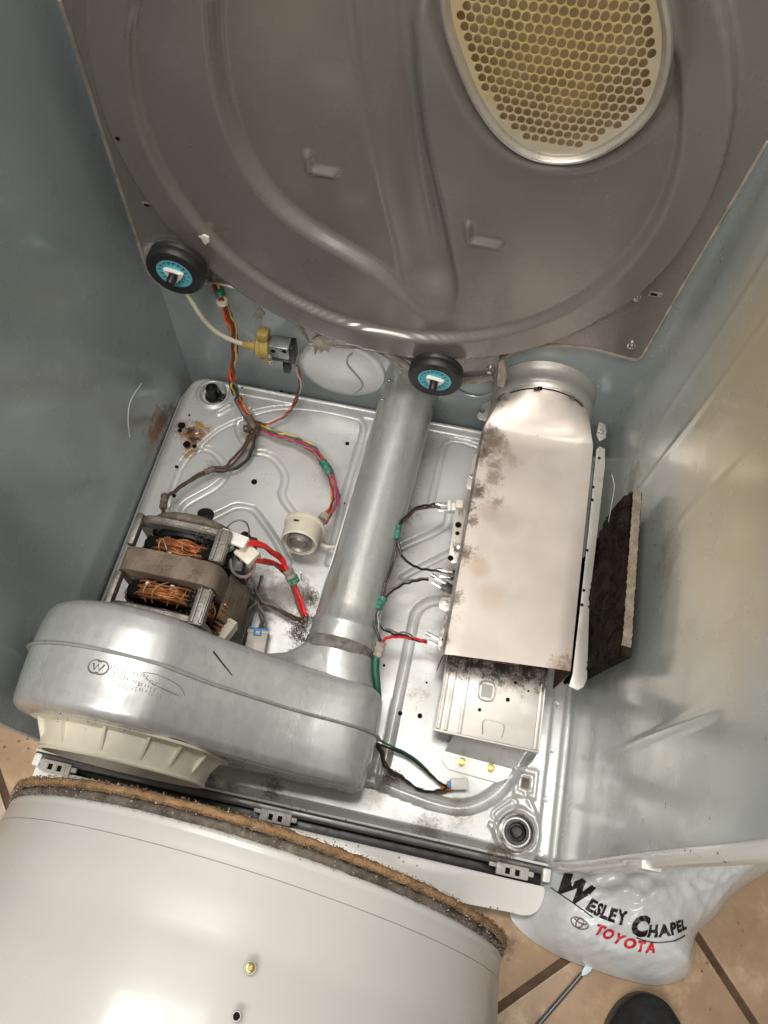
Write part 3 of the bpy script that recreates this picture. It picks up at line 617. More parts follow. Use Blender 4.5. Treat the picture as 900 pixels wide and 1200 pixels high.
# torn white clip by the left roller and the ragged tab under the rim
m_ = MB(); q = (0.1198,0.555,0.3614); m_.plate([Vector(q) + Vector(d) for d in ((-.006,0,.004),(.002,0,.0065),(.0065,0,.004),(.006,0,-.003),(.002,0,-.006),(0,0,-.009),(-.002,0,-.005),(-.003,0,0))], .003, (0, 1, 0), .0006)
m_.build('plastic_clip', M_whitepl, bk)
m_ = MB(); m_.plate([(0.2316,0.577,0.1839),(0.2456,0.577,0.2005),(0.2631,0.577,0.1965),(0.2727,0.577,0.2046),(0.27,0.577,0.1894),(0.259,0.577,0.1807),(0.2536,0.577,0.1641),(0.2477,0.577,0.168),(0.2424,0.577,0.1589),(0.2391,0.577,0.1674),(0.2333,0.577,0.1504)], .0025, (0, 1, 0)); m_.build('bracket_tab', M_edge, bk)
m_ = MB(); m_.plate([(0.1472,0.585,0.1992),(0.1597,0.585,0.2231),(0.1663,0.585,0.2096),(0.1591,0.585,0.1989)], .002, (0, 1, 0)); m_.build('bracket_tab', M_edge, bk)
# bracket bar carrying the second roller
m_ = MB(); m_.tube([(0.3346,0.572,0.1961),(0.3514,0.572,0.1843),(0.3687,0.572,0.1704)], .0045, 8); m_.build('roller_bracket', M_edge, bk); m_ = MB(); m_.tube([(0.4411,0.574,0.1566),(0.4634,0.574,0.1676),(0.4823,0.574,0.1814)], .0042, 8); m_.build('roller_bracket', M_edge, bk)
m_ = MB(); m_.plate([(0.4833,0.57,0.2209),(0.4888,0.57,0.2279),(0.4989,0.57,0.1959),(0.4994,0.57,0.1667),(0.4895,0.57,0.1695)], .012, (0, 1, 0), .001); m_.build('duct_bracket', M_edge, bk)

# ------------------------------------------------------------------ drum rollers
def roller(c, label, r=.0375):
    t = thing('drum_roller', label, 'roller', c, 'rollers under the drum')
    ax = (0, -1, 0); c = Vector(c)
    m = MB(); m.lathe([(-.007, r * .55), (-.007, r * .93), (-.005, r), (-.001, r), (.0005, r * .975), (.002, r * .975), (.0035, r), (.009, r), (.0125, r * .94), (.0125, r * .62), (.010, r * .60)], c, ax, 44)
    m.build('tyre', M_black, t)
    m = MB(); m.lathe([(.006, r * .64), (.0122, r * .62), (.0122, r * .53), (.0085, r * .51), (.0085, r * .36), (.0122, r * .34), (.0130, r * .22), (.0130, r * .10)], c, ax, 36)
    h = m.build('hub', M_teal, t)
    rib = MB()
    for k in range(16):
        a = 2 * PI * k / 16; d = Vector((math.cos(a), 0, math.sin(a)))
        rib.box(c + Vector((0, -.0102, 0)) + d * r * .435, (r * .17, .004, .0016), 0, Matrix.Rotation(-a, 3, 'Y'))
    rib.build('rib', M_teal, h)
    gapm = MB(); gapm.lathe([(.0088, r * .505), (.0088, r * .37)], c, ax, 32); gapm.build('recess', M_hole, h)
    m = MB(); m.lathe([(.013, .0055), (.0275, .0052), (.029, .0042), (.029, .0001)], c, ax, 14); m.build('axle', M_blackpl, t)
    m = MB(); P3 = [c + Vector((.0125 * math.cos(a), -.0140, .0125 * math.sin(a))) for a in (.35, .35 + 2.1, .35 + 4.2)]
    m.tube([P3[0].lerp(P3[1], .15), P3[0].lerp(P3[1], .85), P3[1].lerp(P3[2], .15), P3[1].lerp(P3[2], .85), P3[2].lerp(P3[0], .15), P3[2].lerp(P3[0], .85)], .0028, 6, closed=True, sub=4)
    m.build('retaining_ring', M_whitepl, t)
    return t
roller((0.0852,0.54,0.3265), 'drum roller with black tyre at the lower left corner of the taupe bulkhead', .0350)
roller((0.4069,0.545,0.2069), 'drum roller with black tyre above the upper end of the round exhaust duct', .0355)

# ------------------------------------------------------------------ exhaust duct
A = Vector((0.3555, 0.186, 0.074)); B = Vector((0.3725, 0.617, 0.082)); AX = (B - A).normalized(); LEN = (B - A).length
du = thing('exhaust_duct', 'round galvanised exhaust duct running from the blower to the back wall', 'duct', (0.364, 0.40, 0.02))
prof = [(.012, .0425), (.030, .0425), (.034, .0442), (.038, .0442), (.042, .0415)] + [(d, .0415 - .0015 * (d > .1)) for d in np.linspace(.06, .40, 12)] + [(.405, .0400), (LEN, .044)]
m = MB(); m.lathe(prof, A, AX, 56)
m.build('tube', M_duct, du)
m = MB(); m.lathe([(-.001, .0415), (-.001, .0438), (.0145, .0438), (.0145, .0415)], A, AX, 48); m.build('foam_gasket', mat('grey_foam', (0.17, 0.165, 0.15), .9, 0, 0, .3, 120, .001, 500, dirt=((0.34, 0.32, 0.28), .3, 160), spec=.1), du)
m = MB()   # lapped seam along the lower left
sd = (Vector((-.97, 0, .02))).normalized()
m.box((A + B) / 2 + Vector((-.0395, .015, -.004)), (.004, .36, .012), .001, Matrix.Rotation(-.04, 3, 'Z')); m.build('lap_seam', M_duct, du)
for q in [(0.3381,0.5485,0.118),(0.3412,0.5821,0.118),(0.3538,0.6003,0.118)]: m = MB(); m.box(Vector(q), (.006, .002, .002), .0005, Matrix.Rotation(.3, 3, 'Z')); m.build('flange_tab', M_steel, du)

# ------------------------------------------------------------------ blower housing
bl = thing('blower_housing', 'silver snail shaped blower housing with a seam and stamped marks at the front', 'blower', (0.2, 0.09, 0.0))
def profile(n=120):
    """closed outline of the seam in the xz plane, clockwise from the far left bottom"""
    c = Vector((0.142, 0.122)); r = 0.126; pts = []
    for k in range(46):
        a = PI * 1.25 - (PI * 1.25 - PI * .36) * k / 45
        pts.append((c.x + r * math.cos(a) * 1.02, c.y + r * math.sin(a)))
    top = [(0.232, 0.197), (0.272, 0.170), (0.312, 0.148), (0.350, 0.132), (0.385, 0.123), (0.405, 0.114), (0.420, 0.098), (0.426, 0.075), (0.423, 0.045), (0.412, 0.026), (0.392, 0.018), (0.33, 0.014), (0.25, 0.011), (0.17, 0.010), (0.10, 0.013)]
    pts += [tuple(q) for q in cat2([pts[-1]] + top, 5)][1:]
    # resample
    p = np.array(pts + [pts[0]]); s = np.r_[0, np.cumsum(np.hypot(*np.diff(p, axis=0).T))]
    t = np.linspace(0, s[-1], n, endpoint=False)
    return np.c_[np.interp(t, s, p[:, 0]), np.interp(t, s, p[:, 1])]
OUT = profile()
NP = len(OUT)
cen = np.array([0.20, 0.085])
def inset(d):
    q = np.array(offs([tuple(a) for a in OUT], d)); return q
def loft(stations, capf=True, capb=True):
    v = []; m = MB()
    for y, d in stations: v += [(a, y, b) for a, b in inset(d)]
    f = [(i * NP + k, i * NP + (k + 1) % NP, (i + 1) * NP + (k + 1) % NP, (i + 1) * NP + k) for i in range(len(stations) - 1) for k in range(NP)]
    if capf: f.append(tuple(range(NP)))
    if capb: f.append(tuple((len(stations) - 1) * NP + k for k in range(NP)))
    return m.add(v, f)
loft([(.034, .030), (.0325, .020), (.034, .011), (.038, .0055), (.045, .0035), (.070, .0012), (.097, .0002)], True, False).build('front_shell', M_galv, bl, angle=50)
# rear shell: leans back a little, deep fillet, plus the elbow that turns towards the duct
loft([(.1005, .0002), (.125, .0010), (.141, .0028), (.148, .0065), (.1530, .014), (.1545, .028)], False, True).build('rear_shell', M_galv, bl, angle=50)
loft([(.0975, .001), (.0968, -.0025), (.0985, -.0042), (.1000, -.0025), (.1002, .001)], False, False).build('seam_flange', M_galv, bl, angle=60)
m = MB()
el_c = [Vector((.374, .105, .066)), Vector((.368, .135, .069)), Vector((.360, .160, .072)), A + AX * .004]
m.tube(el_c, [.0475, .0432], 44, caps=False)
m.build('outlet_elbow', M_galv, bl, angle=180)
# blending saddle between body and elbow
m = MB(); m.tube([Vector((.270, .115, .085)), Vector((.312, .134, .078)), Vector((.338, .160, .074)), Vector((.352, .185, .074))], [.050, .038], 32); m.build('outlet_saddle', M_galv, bl, angle=180)
# ivory inlet ring at the front
ic = Vector((0.150, 0.034, 0.108))
m = MB(); m.lathe([(0, .112), (.003, .114), (.004, .110), (.006, .101), (.016, .097), (.030, .094), (.0325, .0955), (.034, .0945), (.034, .090), (.006, .090)], ic, (0, -1, 0), 72)
inr = m.build('inlet_ring', M_ivory, bl)
for k, a in enumerate((.42, .78, 1.12, 1.55, 2.05, 2.55)):
    d = Vector((math.cos(a), 0, math.sin(a)))
    m = MB(); t_ = Vector((-d.z, 0, d.x)) * .0013
    pts = [ic + d * .096 + Vector((0, -.004, 0)), ic + d * .109 + Vector((0, -.0035, 0)), ic + d * .0960 + Vector((0, -.026, 0))]
    m.add([p + t_ for p in pts] + [p - t_ for p in pts], [(0, 1, 2), (5, 4, 3), (0, 3, 4, 1), (1, 4, 5, 2), (2, 5, 3, 0)])
    m.build('rib', M_ivory, inr, smooth=False)
m = MB(); m.lathe([(.002, .0885), (.002, .0001)], ic, (0, -1, 0), 40); m.build('inlet_mouth', M_hole, bl)
# triangular lug at the right end of the ring
m = MB(); q = [(0.2808,0.02,0.2808),(0.2775,0.02,0.3142),(0.2666,0.02,0.3433),(0.2496,0.02,0.3293),(0.174,0.02,-0.0317)]
lug = [(0.262, .031, .118), (0.240, .031, .150), (0.225, .031, .110), (0.238, .004, .100), (0.225, .004, .085)]
m.add([lug[0], lug[1], lug[3], lug[4], lug[2]], [(0, 1, 2), (0, 2, 3), (1, 4, 3, 2), (0, 3, 4), (0, 4, 1)])
m.build('lug', M_ivory, inr, smooth=False)
# stamped emblem and lines of punched marks on the housing top, between the seam and the front edge
def housing_z(x, y):
    d = np.interp(y, [.034, .038, .045, .070, .097], [.011, .0055, .0035, .0012, .0002])
    o = inset(float(d)); up = o[:, 1] > .10
    xs = o[up, 0]; zs = o[up, 1]; k = np.argsort(xs); return float(np.interp(x, xs[k], zs[k]))
def on_housing(px_pts):
    return [Vector((p[0], p[1], housing_z(p[0], p[1]) + .0004)) for p in px_pts]
M_stamp = mat('stamped_mark', (0.20, 0.195, 0.185), .5, .6, 0, .1, 60)
m = MB()
e0 = (0.1361,0.081,0.228); er = .010
def hz(x, y, up=.0004): return Vector((x, y, housing_z(x, y) + up))
for (dx, rr, a0_, a1_) in ((-.0030, .0068, .9, 5.4), (.0030, .0068, -2.2, 2.3)):
    m.tube([hz(e0[0] + dx + rr * 1.1 * math.cos(a), e0[1] + rr * math.sin(a)) for a in np.linspace(a0_, a1_, 16)], .0008, 5, smooth=False)
m.tube([hz(e0[0] + dx, e0[1] + dy) for dx, dy in ((-.006, .003), (-.0035, -.0035), (-.0005, .003), (.002, -.0035), (.0055, .0035))], .0008, 5, smooth=False)
m.build('stamped_emblem', M_stamp, bl)
m = MB()
rows = [((0.1488,0.0851,0.226), (0.1853,0.0839,0.222), 12), ((0.1507,0.08,0.226), (0.1828,0.0751,0.222), 12), ((0.1629,0.0704,0.224), (0.2011,0.0699,0.214), 13), ((0.1862,0.0813,0.222), (0.217,0.0765,0.212), 12), ((0.1618,0.0784,0.224), (0.1951,0.0741,0.218), 12)]
for a, b_, n in rows:
    for k in range(n):
        if random.random() < .15: continue
        t_ = k / (n - 1); x = a[0] + (b_[0] - a[0]) * t_; y = a[1] + (b_[1] - a[1]) * t_
        for s_ in range(random.choice((2, 3, 3))):
            q = hz(x + random.uniform(-.0006, .0006), y - s_ * .0016, .0002); m.box(q, (.0013, .0009, .0005))
m.build('stamped_text', M_stamp, bl, smooth=False)
m = MB(); m.tube([hz(q[0], q[1]) for q in [(0.1798,0.0863,0.222),(0.1888,0.0792,0.222),(0.1989,0.0768,0.222),(0.214,0.0755,0.222)]], .0004, 4); m.tube([hz(q[0], q[1]) for q in [(0.1798,0.0863,0.222),(0.1951,0.0878,0.222),(0.2127,0.0852,0.222),(0.2198,0.0777,0.222)]], .0003, 4); m.build('pen_mark', M_stamp, bl)
# dark fibre lying on the rear shell
m = MB(); 
def rz(x, y): 
    o = inset(.004); up = o[:, 1] > .10; k = np.argsort(o[up, 0]); return float(np.interp(x, o[up, 0][k], o[up, 1][k]))
fa = (0.2317,0.1324,0.2); fb = (0.2559,0.1141,0.19)
o = MB().tube([(fa[0], fa[1], rz(fa[0], fa[1]) + .003), (fb[0], fb[1], rz(fb[0], fb[1]) + .003)], .0010, 6).build('broom_bristle', M_black)
tag(o, 'thin dark straw lying on top of the silver blower housing', 'straw')

# ------------------------------------------------------------------ motor
mo = thing('drive_motor', 'dusty drive motor with cast end frames and copper windings behind the blower', 'motor', (0.137, 0.225, 0.02))
mc = Vector((0.142, 0.227, 0.108))
def rsq(r, k=4.0, n=48, cut=0.0):
    out = []
    for i in range(n):
        a = 2 * PI * i / n + PI / n; c_, s_ = math.cos(a), math.sin(a)
        q = (abs(c_) ** k + abs(s_) ** k) ** (-1 / k); out.append((r * q * c_, r * q * s_))
    return out
def ring(m, y0, y1, ro, ri, k=4.0, ki=2.5, n=48, bev=.0):
    o = rsq(ro, k, n); o2 = rsq(ro - bev, k, n); i_ = rsq(ri, ki, n)
    L = [(o2, y0), (o, y0 + bev), (o, y1 - bev), (o2, y1), (i_, y1), (i_, y0)]
    v = [(mc.x + a, y, mc.z + b) for l, y in L for a, b in l]; q = len(L)
    m.add(v, [(i * n + j, i * n + (j + 1) % n, ((i + 1) % q) * n + (j + 1) % n, ((i + 1) % q) * n + j) for i in range(q) for j in range(n)])
m = MB(); ring(m, .212, .242, .0625, .030, 6, 2.2, 56, .001); m.build('stator_core', M_lam, mo)
m = MB()
for i in range(9): ring(m, .2125 + i * .0035, .2135 + i * .0035, .0629, .057, 6, 6, 56)
m.build('lamination', M_lam, mo)
def endframe(y_out, y_in, sgn):
    m = MB(); y0, y1 = sorted((y_out, y_out - sgn * .010)); ring(m, y0, y1, .0615, .048, 5, 3.5, 48, .002)
    # rounded shoulder towards the shaft bearing
    m.lathe([(0, .016), (.010, .018), (.014, .030), (.010, .044), (.004, .052)], (mc.x, y_out + (.004 * sgn), mc.z), (0, -sgn, 0), 40)
    lo_, hi_ = sorted((y_in, y_out))
    for sx, wd in ((-1, .009), (1, .018)):
        for sz in (-1, 1):
            m.box((mc.x + sx * (.0605 - wd / 2), (lo_ + hi_) / 2, mc.z + sz * .0525), (wd, hi_ - lo_, .014), .003)
    return m.build('end_frame', M_cast, mo)
endframe(.287, .2445, 1); endframe(.164, .2095, -1)
# ribs on the corner bars and the top webs
for y0, y1 in ((.2455, .286), (.166, .2090)):
    for dx in (.0475, .0575):
        m = MB(); m.box((mc.x + dx, (y0 + y1) / 2, mc.z + .0600), (.003, y1 - y0, .004), .0008); m.build('bar_rib', M_cast, mo)
m = MB(); m.lathe([(-.058, .046), (-.046, .046), (-.045, .030), (.045, .030), (.050, .046), (.060, .046)], (mc.x, .222, mc.z), (0, 1, 0), 28, capa=True, capb=True); m.build('rotor', M_blackpl, mo)

def winding(y, yd, r):
    """bundles of fine enamelled wire looping over the stator teeth"""
    w_ = MB()
    for k in range(46):
        rr = .041 + .014 * random.random() ** .8; dy = yd * random.random(); ph = random.random() * 6; am = random.uniform(.0006, .0022)
        w_.tube([(mc.x + (rr + am * math.sin(8 * a + ph)) * math.cos(a), y + dy + .002 * math.sin(6 * a + ph * 3), mc.z + (rr + am * math.sin(8 * a + ph)) * math.sin(a)) for a in np.linspace(0, 2 * PI, 44, endpoint=False)], .0013, 5, smooth=False, closed=True)
    wo = w_.build('winding', M_copper, mo)
    l_ = MB()
    for k in range(22):
        a = 2 * PI * k / 22 + random.uniform(-.06, .06); d = Vector((math.cos(a), 0, math.sin(a))); t_ = Vector((-d.z, 0, d.x))
        tw = random.uniform(-.14, .14)
        l_.tube([Vector((mc.x, y - .005, mc.z)) + d * .046, Vector((mc.x, y + yd * .25, mc.z)) + d * .0562 + t_ * tw * .02, Vector((mc.x, y + yd * .8, mc.z)) + d * .0562 + t_ * tw * .07, Vector((mc.x, y + yd + .006, mc.z)) + d * .044 + t_ * tw * .1], random.uniform(.0005, .0009), 5)
    l_.build('lacing', M_lace, wo)
    sl = MB()
    for k in range(10):
        a = 2 * PI * k / 10 + random.uniform(-.2, .2); d = Vector((math.cos(a), 0, math.sin(a)))
        sl.box(Vector((mc.x, y + (yd if r > 0 else 0) - .001, mc.z)) + d * .050, (.008, .006, .005), .001, Matrix.Rotation(-a, 3, 'Y'))
    sl.build('slot_liner', M_cream, wo, kind='stuff')
winding(.246, .018, -1); winding(.188, .017, 1)
for y_ in (.256, .196):
    m = MB(); m.box((mc.x, y_, mc.z), (.094, .026, .094), .012); m.build('coil_gap_shade', M_hole, mo)  # black blocks added to make the gaps behind the coils dark
m = MB(); m.lathe([(0, .020), (.006, .020), (.008, .012), (.018, .010), (.020, .0125), (.026, .0125), (.027, .003)], (mc.x, .283, mc.z), (0, 1, 0), 24, capb=True); m.build('shaft_pulley', M_blackpl, mo)
# mounting cradle strap, dusty, behind the rear frame
m = MB(); m.tube([(mc.x + .055 * math.cos(a), .296, mc.z - .012 + .055 * math.sin(a)) for a in np.linspace(.25, PI - .15, 14)], .0085, 10, smooth=False); m.build('cradle_strap', M_dusty, mo)
m = MB(); k0 = (0.1431,0.3277,0.1); m.lathe([(-.02, .0045), (-.003, .0045), (-.002, .0110), (.003, .0110), (.004, .009), (.004, .0001)], k0, (.1, .35, .9), 20); m.build('isolator_knob', M_blackpl, mo)
# switch block on the right side
m = MB(); m.box((0.205, .270, .105), (.030, .040, .052), .004); m.box((0.212, .285, .132), (.034, .022, .018), .003); m.lathe([(0, .008), (.02, .008)], (0.203, .285, .13), (.5, .3, .5), 16, capb=True); m.build('start_switch', M_blackpl, mo)
m = MB(); m.box((0.2125, .222, .085), (.0035, .062, .060), .001, Matrix.Rotation(-.30, 3, 'Y')); m.build('terminal_plate', M_lam, mo)
m = MB(); rp = Matrix.Rotation(-.30, 3, 'Y')
for i in range(5):
    for j in range(8):
        if random.random() < .7: m.box(Vector((0.2125, .222, .085)) + rp @ Vector((.0019, -.024 + j * .006, -.018 + i * .009)), (.0004, .0035, .005), 0, rp)
m.build('plate_marking', M_dusty, mo, smooth=False)
m = MB()
for k in range(8): m.tube([(0.201 + .001 * k, .168 + .006 * k, .115), (0.209, .170 + .006 * k, .09), (0.206, .168 + .006 * k, .06)], .0016, 5)
m.build('side_winding', M_copper, mo)
m = MB(); m.box((0.212, .163, .080), (.022, .010, .060), .003); m.build('end_lug', M_cast, mo)
m = MB(); m.box((mc.x, .225, .022), (.11, .11, .020), .004); m.build('motor_foot', M_dusty, mo)
# little coil of bare wire by the switch
m = MB(); m.tube([(0.1836,0.2927,0.13),(0.1857,0.3079,0.13),(0.1943,0.3172,0.13),(0.2056,0.3172,0.13),(0.2158,0.3026,0.14),(0.2195,0.287,0.15)], .0010, 6); m.build('lead', W['brown'], mo)
m = MB(); m.tube([(0.2038,0.2608,0.14),(0.2074,0.2505,0.13),(0.2155,0.248,0.12),(0.2259,0.2502,0.12),(0.2326,0.2603,0.125),(0.2278,0.2714,0.13)], .0020, 6); m.build('lead', W['grey'], mo)
m = MB(); m.tube([(0.2205,0.2724,0.135),(0.2296,0.2667,0.125),(0.2279,0.2581,0.11),(0.2179,0.2526,0.1)], .0020, 6); m.build('lead', W['crimson'], mo)

# ------------------------------------------------------------------ connectors
def connector(label, px, z, size, rz, body, latch=None, slots=0, up=0.0, cat='connector', tilt=0.0):
    c = px
    t = thing('connector', label, cat, c)
    R = Matrix.Rotation(rz, 3, 'Z') @ Matrix.Rotation(tilt, 3, 'X')
    m = MB(); m.box(c, size, min(size) * .12, R)
    m.box(c + R @ Vector((0, size[1] * .36, size[2] * .1)), (size[0] * 1.06, size[1] * .12, size[2] * 1.02), .0006, R)
    bo = m.build('shell', body, t)
    if latch:
        m = MB(); m.box(c + R @ Vector((0, size[1] * .44, size[2] * .45)), (size[0] * 1.02, size[1] * .16, .0022), .0005, R)
        m.box(c + R @ Vector((0, size[1] * .30, size[2] * .55)), (size[0] * .42, size[1] * .22, .0026), .0006, R); m.build('latch', latch, t)
        m = MB(); m.box(c + R @ Vector((0, size[1] * .33, size[2] * .62)), (size[0] * .20, size[1] * .10, .0018), .0004, R); m.build('latch_button', M_whitepl, t)
    m = MB()
    for i in range(max(1, slots)):
        m.box(c + R @ Vector(((i - (slots - 1) / 2) * size[0] / max(1, slots) * .8, -size[1] * .505, 0)), (size[0] / max(1, slots) * .45, .0006, size[2] * .5), 0, R)
    m.build('contact_slot', M_hole, t, smooth=False)
    return t
c1 = Vector((0.24,0.1966,0.016)); connector('white plug with blue latch lying on the pan in front of the motor', c1, 0, (.027, .034, .012), .10, M_cream, M_bluepl, 4)
c2 = Vector((0.2136,0.1835,0.085)); connector('narrow white block standing against the right front of the motor', c2, 0, (.012, .030, .020), -.32, M_cream, None, 1, tilt=-.2)
c3 = Vector((0.2044,0.2825,0.15)); connector('white two way plug on the motor switch with red wires', c3, 0, (.034, .016, .014), -.18, M_whitepl, None, 2)
m = MB(); m.box(c3 + Vector((-.0125, .000, .0073)), (.004, .005, .0006)); o = m.build('keyhole', M_hole, [q for q in bpy.data.objects if q.get('label', '').startswith('white two way plug')][0], smooth=False)
c4 = Vector((0.2215,0.2726,0.135)); connector('cream plug below the two way plug holding a second pair of red wires', c4, 0, (.026, .022, .016), -.5, M_cream, None, 2)
c5 = Vector((0.5379,0.0741,0.01)); connector('small white plug with blue insert lying near the front channel', c5, 0, (.014, .022, .012), -1.25 - .1, M_whitepl, None, 2)
m = MB(); m.box(c5 + Vector((-.012, -.003, .001)), (.006, .008, .007), .001, Matrix.Rotation(.2, 3, 'Z')); m.build('insert', M_bluepl, [q for q in bpy.data.objects if q.get('label', '').startswith('small white plug with blue insert')][0])

# ------------------------------------------------------------------ cream cup shaped sensor
cup = thing('sensor_cup', 'round cream plastic cup with a grey metal face standing among the wires', 'sensor', (0.2648,0.3478,0.01))
cc = Vector((0.2659,0.3546,0.05)); ca = Vector((.02, -1, .30)).normalized()
m = MB(); m.lathe([(-.012, .0265), (-.011, .0285), (-.007, .0290), (-.006, .0265), (.010, .0262), (.022, .0255), (.024, .0235), (.016, .0195), (.016, .016)], cc, ca, 40, capa=True); m.build('shell', M_cream, cup)
m = MB(); m.lathe([(.013, .0185), (.0245, .0175), (.026, .015), (.022, .012), (.025, .009), (.025, .0001)], cc, ca, 28); m.build('metal_face', mat('grey_plate', (0.33, 0.31, 0.29), .45, .6, 0, .15, 60, dirt=((.15, .12, .1), .2, 60)), cup)
up_ = (Vector((0, 0, 1)) - ca * ca.z).normalized()
m = MB(); m.box(cc + up_ * .0268 + ca * .006 + Vector((-.008, 0, 0)), (.007, .002, .0012), 0, Matrix.Rotation(.05, 3, 'Z')); m.build('slot', M_hole, cup)
m = MB(); m.box(cc + Vector((0, .012, -.024)), (.034, .006, .034), .002); m.build('mounting_foot', M_cream, cup)
m = MB(); m.tube([(0.2911,0.3511,0.022),(0.3015,0.3494,0.022),(0.3131,0.3528,0.02)], .0032, 10); m.build('spigot', M_cream, cup)
# lint covered stub under the cup
m = MB(); q = Vector((0.2744,0.2976,0.0)); m.tube([q + Vector((0, .004, .0)), q + Vector((0, .004, .028))], .0016, 6); o = m.build('steel_pin', M_steel); tag(o, 'short bright steel pin standing beside the taped red wires', 'pin')

# ------------------------------------------------------------------ wiring
def loom(name, label, cat, at): return thing(name, label, cat, at)
def wires(parent, pts, cols, r=.0017, spread=.0022, label_=True, twist=0.5, sub=6):
    """bundle of separate wires following pts"""
    p = catmull([Vector(q) for q in pts], 3); n = len(p)
    k = len(cols)
    for i, c in enumerate(cols):
        ph = 2 * PI * i / max(1, k); path = []
        rad = spread if k > 1 else 0.0
        for j, q in enumerate(p):
            a = p[max(0, j - 1)]; b_ = p[min(n - 1, j + 1)]; t_ = (b_ - a).normalized()
            u = t_.cross(Vector((0, 0, 1)));
            u = u.normalized() if u.length > .05 else Vector((1, 0, 0)); w_ = u.cross(t_)
            an = ph + twist * j * .5
            wob = 1 + .25 * math.sin(j * 1.3 + i * 2.1)
            q = q + Vector((random.gauss(0, .0005), random.gauss(0, .0005), random.gauss(0, .0004)))
            path.append(q + (u * math.cos(an) + w_ * math.sin(an) * .7) * rad * wob)
        MB().tube(path, r, 7, sub=3).build('wire', W[c], parent, label=(c + ' wire') if label_ else None)
def wrap(parent, a, b_, r, m_=None, name='tape_wrap'):
    m = MB(); a = Vector(a); b_ = Vector(b_); d = b_ - a
    pr = [(0, r * .8)] + [(d.length * t_, r * (1 + .12 * math.sin(t_ * 17))) for t_ in np.linspace(.05, .95, 9)] + [(d.length, r * .8)]
    m.lathe(pr, a, d, 12, capa=True, capb=True); m.build(name, m_ or M_tape, parent)
J = (0.1399,0.5209,0.018)
hl_ = loom('wiring_harness', 'main wire loom dropping from the bulkhead to a knot and on to the cream cup', 'wire harness', J)
down = [(0.1089,0.578,0.2614), (0.1161,0.572,0.2395), (0.1208,0.568,0.2119), (0.1234,0.566,0.1795), (0.1195,0.564,0.1432), (0.111,0.56,0.1057), (0.1097,0.553,0.0766), (0.1093,0.5571,0.03), (0.124,0.5428,0.018), (0.14,0.5283,0.014)]
wires(hl_, down, ['red', 'brown', 'yellow', 'black', 'grey', 'red', 'orange'], .0017, .0042, twist=.28)
wrap(hl_, Vector((0.1109,0.576,0.2563)) , Vector((0.1146,0.573,0.2462)), .0065, W['green'])
wrap(hl_, Vector((0.1159,0.57,0.2417)), Vector((0.1162,0.57,0.2369)), .0070, M_tube, 'cable_tie')
wrap(hl_, Vector((0.1285,0.5377,0.02)), Vector((0.1457,0.5188,0.016)), .0058, M_dusty, 'knot')
m = MB()
for k in range(7):
    q = Vector((0.1443,0.5207,0.02)) + Vector((random.gauss(0, .003), random.gauss(0, .004), random.gauss(.002, .001)))
    m.tube([q + Vector((random.gauss(0, .006), random.gauss(0, .006), random.gauss(0, .003))) for _ in range(5)], .0011, 5)
m.build('twist_tie', W['brown'], hl_, kind='stuff')
m = MB(); m.box(Vector((0.1326,0.5434,0.032)), (.004, .006, .006), .001); m.build('cable_tie', M_tube, hl_)
cupw = [(0.1438,0.5291,0.014),(0.163,0.5205,0.017),(0.1865,0.5145,0.02),(0.2105,0.5109,0.022),(0.2324,0.5039,0.024),(0.2515,0.4918,0.026),(0.2711,0.4711,0.028),(0.2857,0.4483,0.03),(0.2953,0.4245,0.033),(0.2954,0.3985,0.04),(0.2897,0.377,0.048),(0.2845,0.3645,0.055)]
wires(hl_, cupw, ['crimson', 'green', 'yellow', 'brown', 'orange', 'red', 'grey'], .0016, .0040, twist=.22)
wrap(hl_, Vector((0.2625,0.4796,0.028)), Vector((0.279,0.46,0.03)), .0062)
wrap(hl_, Vector((0.2899,0.3861,0.046)), Vector((0.2884,0.3776,0.049)), .0068, M_lintlight, 'cable_tie')
wrap(hl_, Vector((0.2867,0.3749,0.051)), Vector((0.284,0.3617,0.055)), .0062, M_dusty, 'plug_boot')
valw = [(0.1478,0.5303,0.016), (0.1638,0.5326,0.018), (0.1785,0.5442,0.02), (0.1919,0.5579,0.028), (0.1991,0.5706,0.04), (0.2063,0.572,0.0699), (0.2102,0.57,0.0978), (0.2088,0.566,0.1317)]
wires(hl_, valw, ['red', 'white', 'brown'], .0014, .0020, twist=.3)
motw = [(0.144,0.5106,0.016),(0.1384,0.4839,0.017),(0.1287,0.4538,0.018),(0.1196,0.4408,0.019),(0.1055,0.4356,0.02),(0.0916,0.4225,0.022),(0.0767,0.4049,0.024),(0.0664,0.3875,0.028),(0.0599,0.3697,0.035),(0.0627,0.35,0.045),(0.0797,0.3254,0.07)]
wires(hl_, motw, ['brown', 'brown'], .0021, .0024, twist=.15)
motw2 = [(0.1465,0.5111,0.016),(0.1503,0.4933,0.016),(0.1498,0.4718,0.016),(0.1418,0.4534,0.016),(0.1269,0.4411,0.016),(0.1082,0.4343,0.018),(0.0998,0.4328,0.02)]
wires(hl_, motw2, ['brown', 'black'], .0017, .0014, twist=.2)
wrap(hl_, Vector((0.1062,0.4381,0.021)), Vector((0.0956,0.4263,0.022)), .0045, M_dusty, 'tape_wrap')
m = MB(); m.tube([(0.0974,0.4282,0.014),(0.0995,0.4368,0.018),(0.0974,0.4465,0.016),(0.0889,0.4498,0.012)], .0018, 6); m.build('wire_clip', M_tube, hl_)
wrap(hl_, Vector((0.0554,0.3724,0.036)), Vector((0.0655,0.3454,0.05)), .0052, M_dusty, 'tape_wrap')

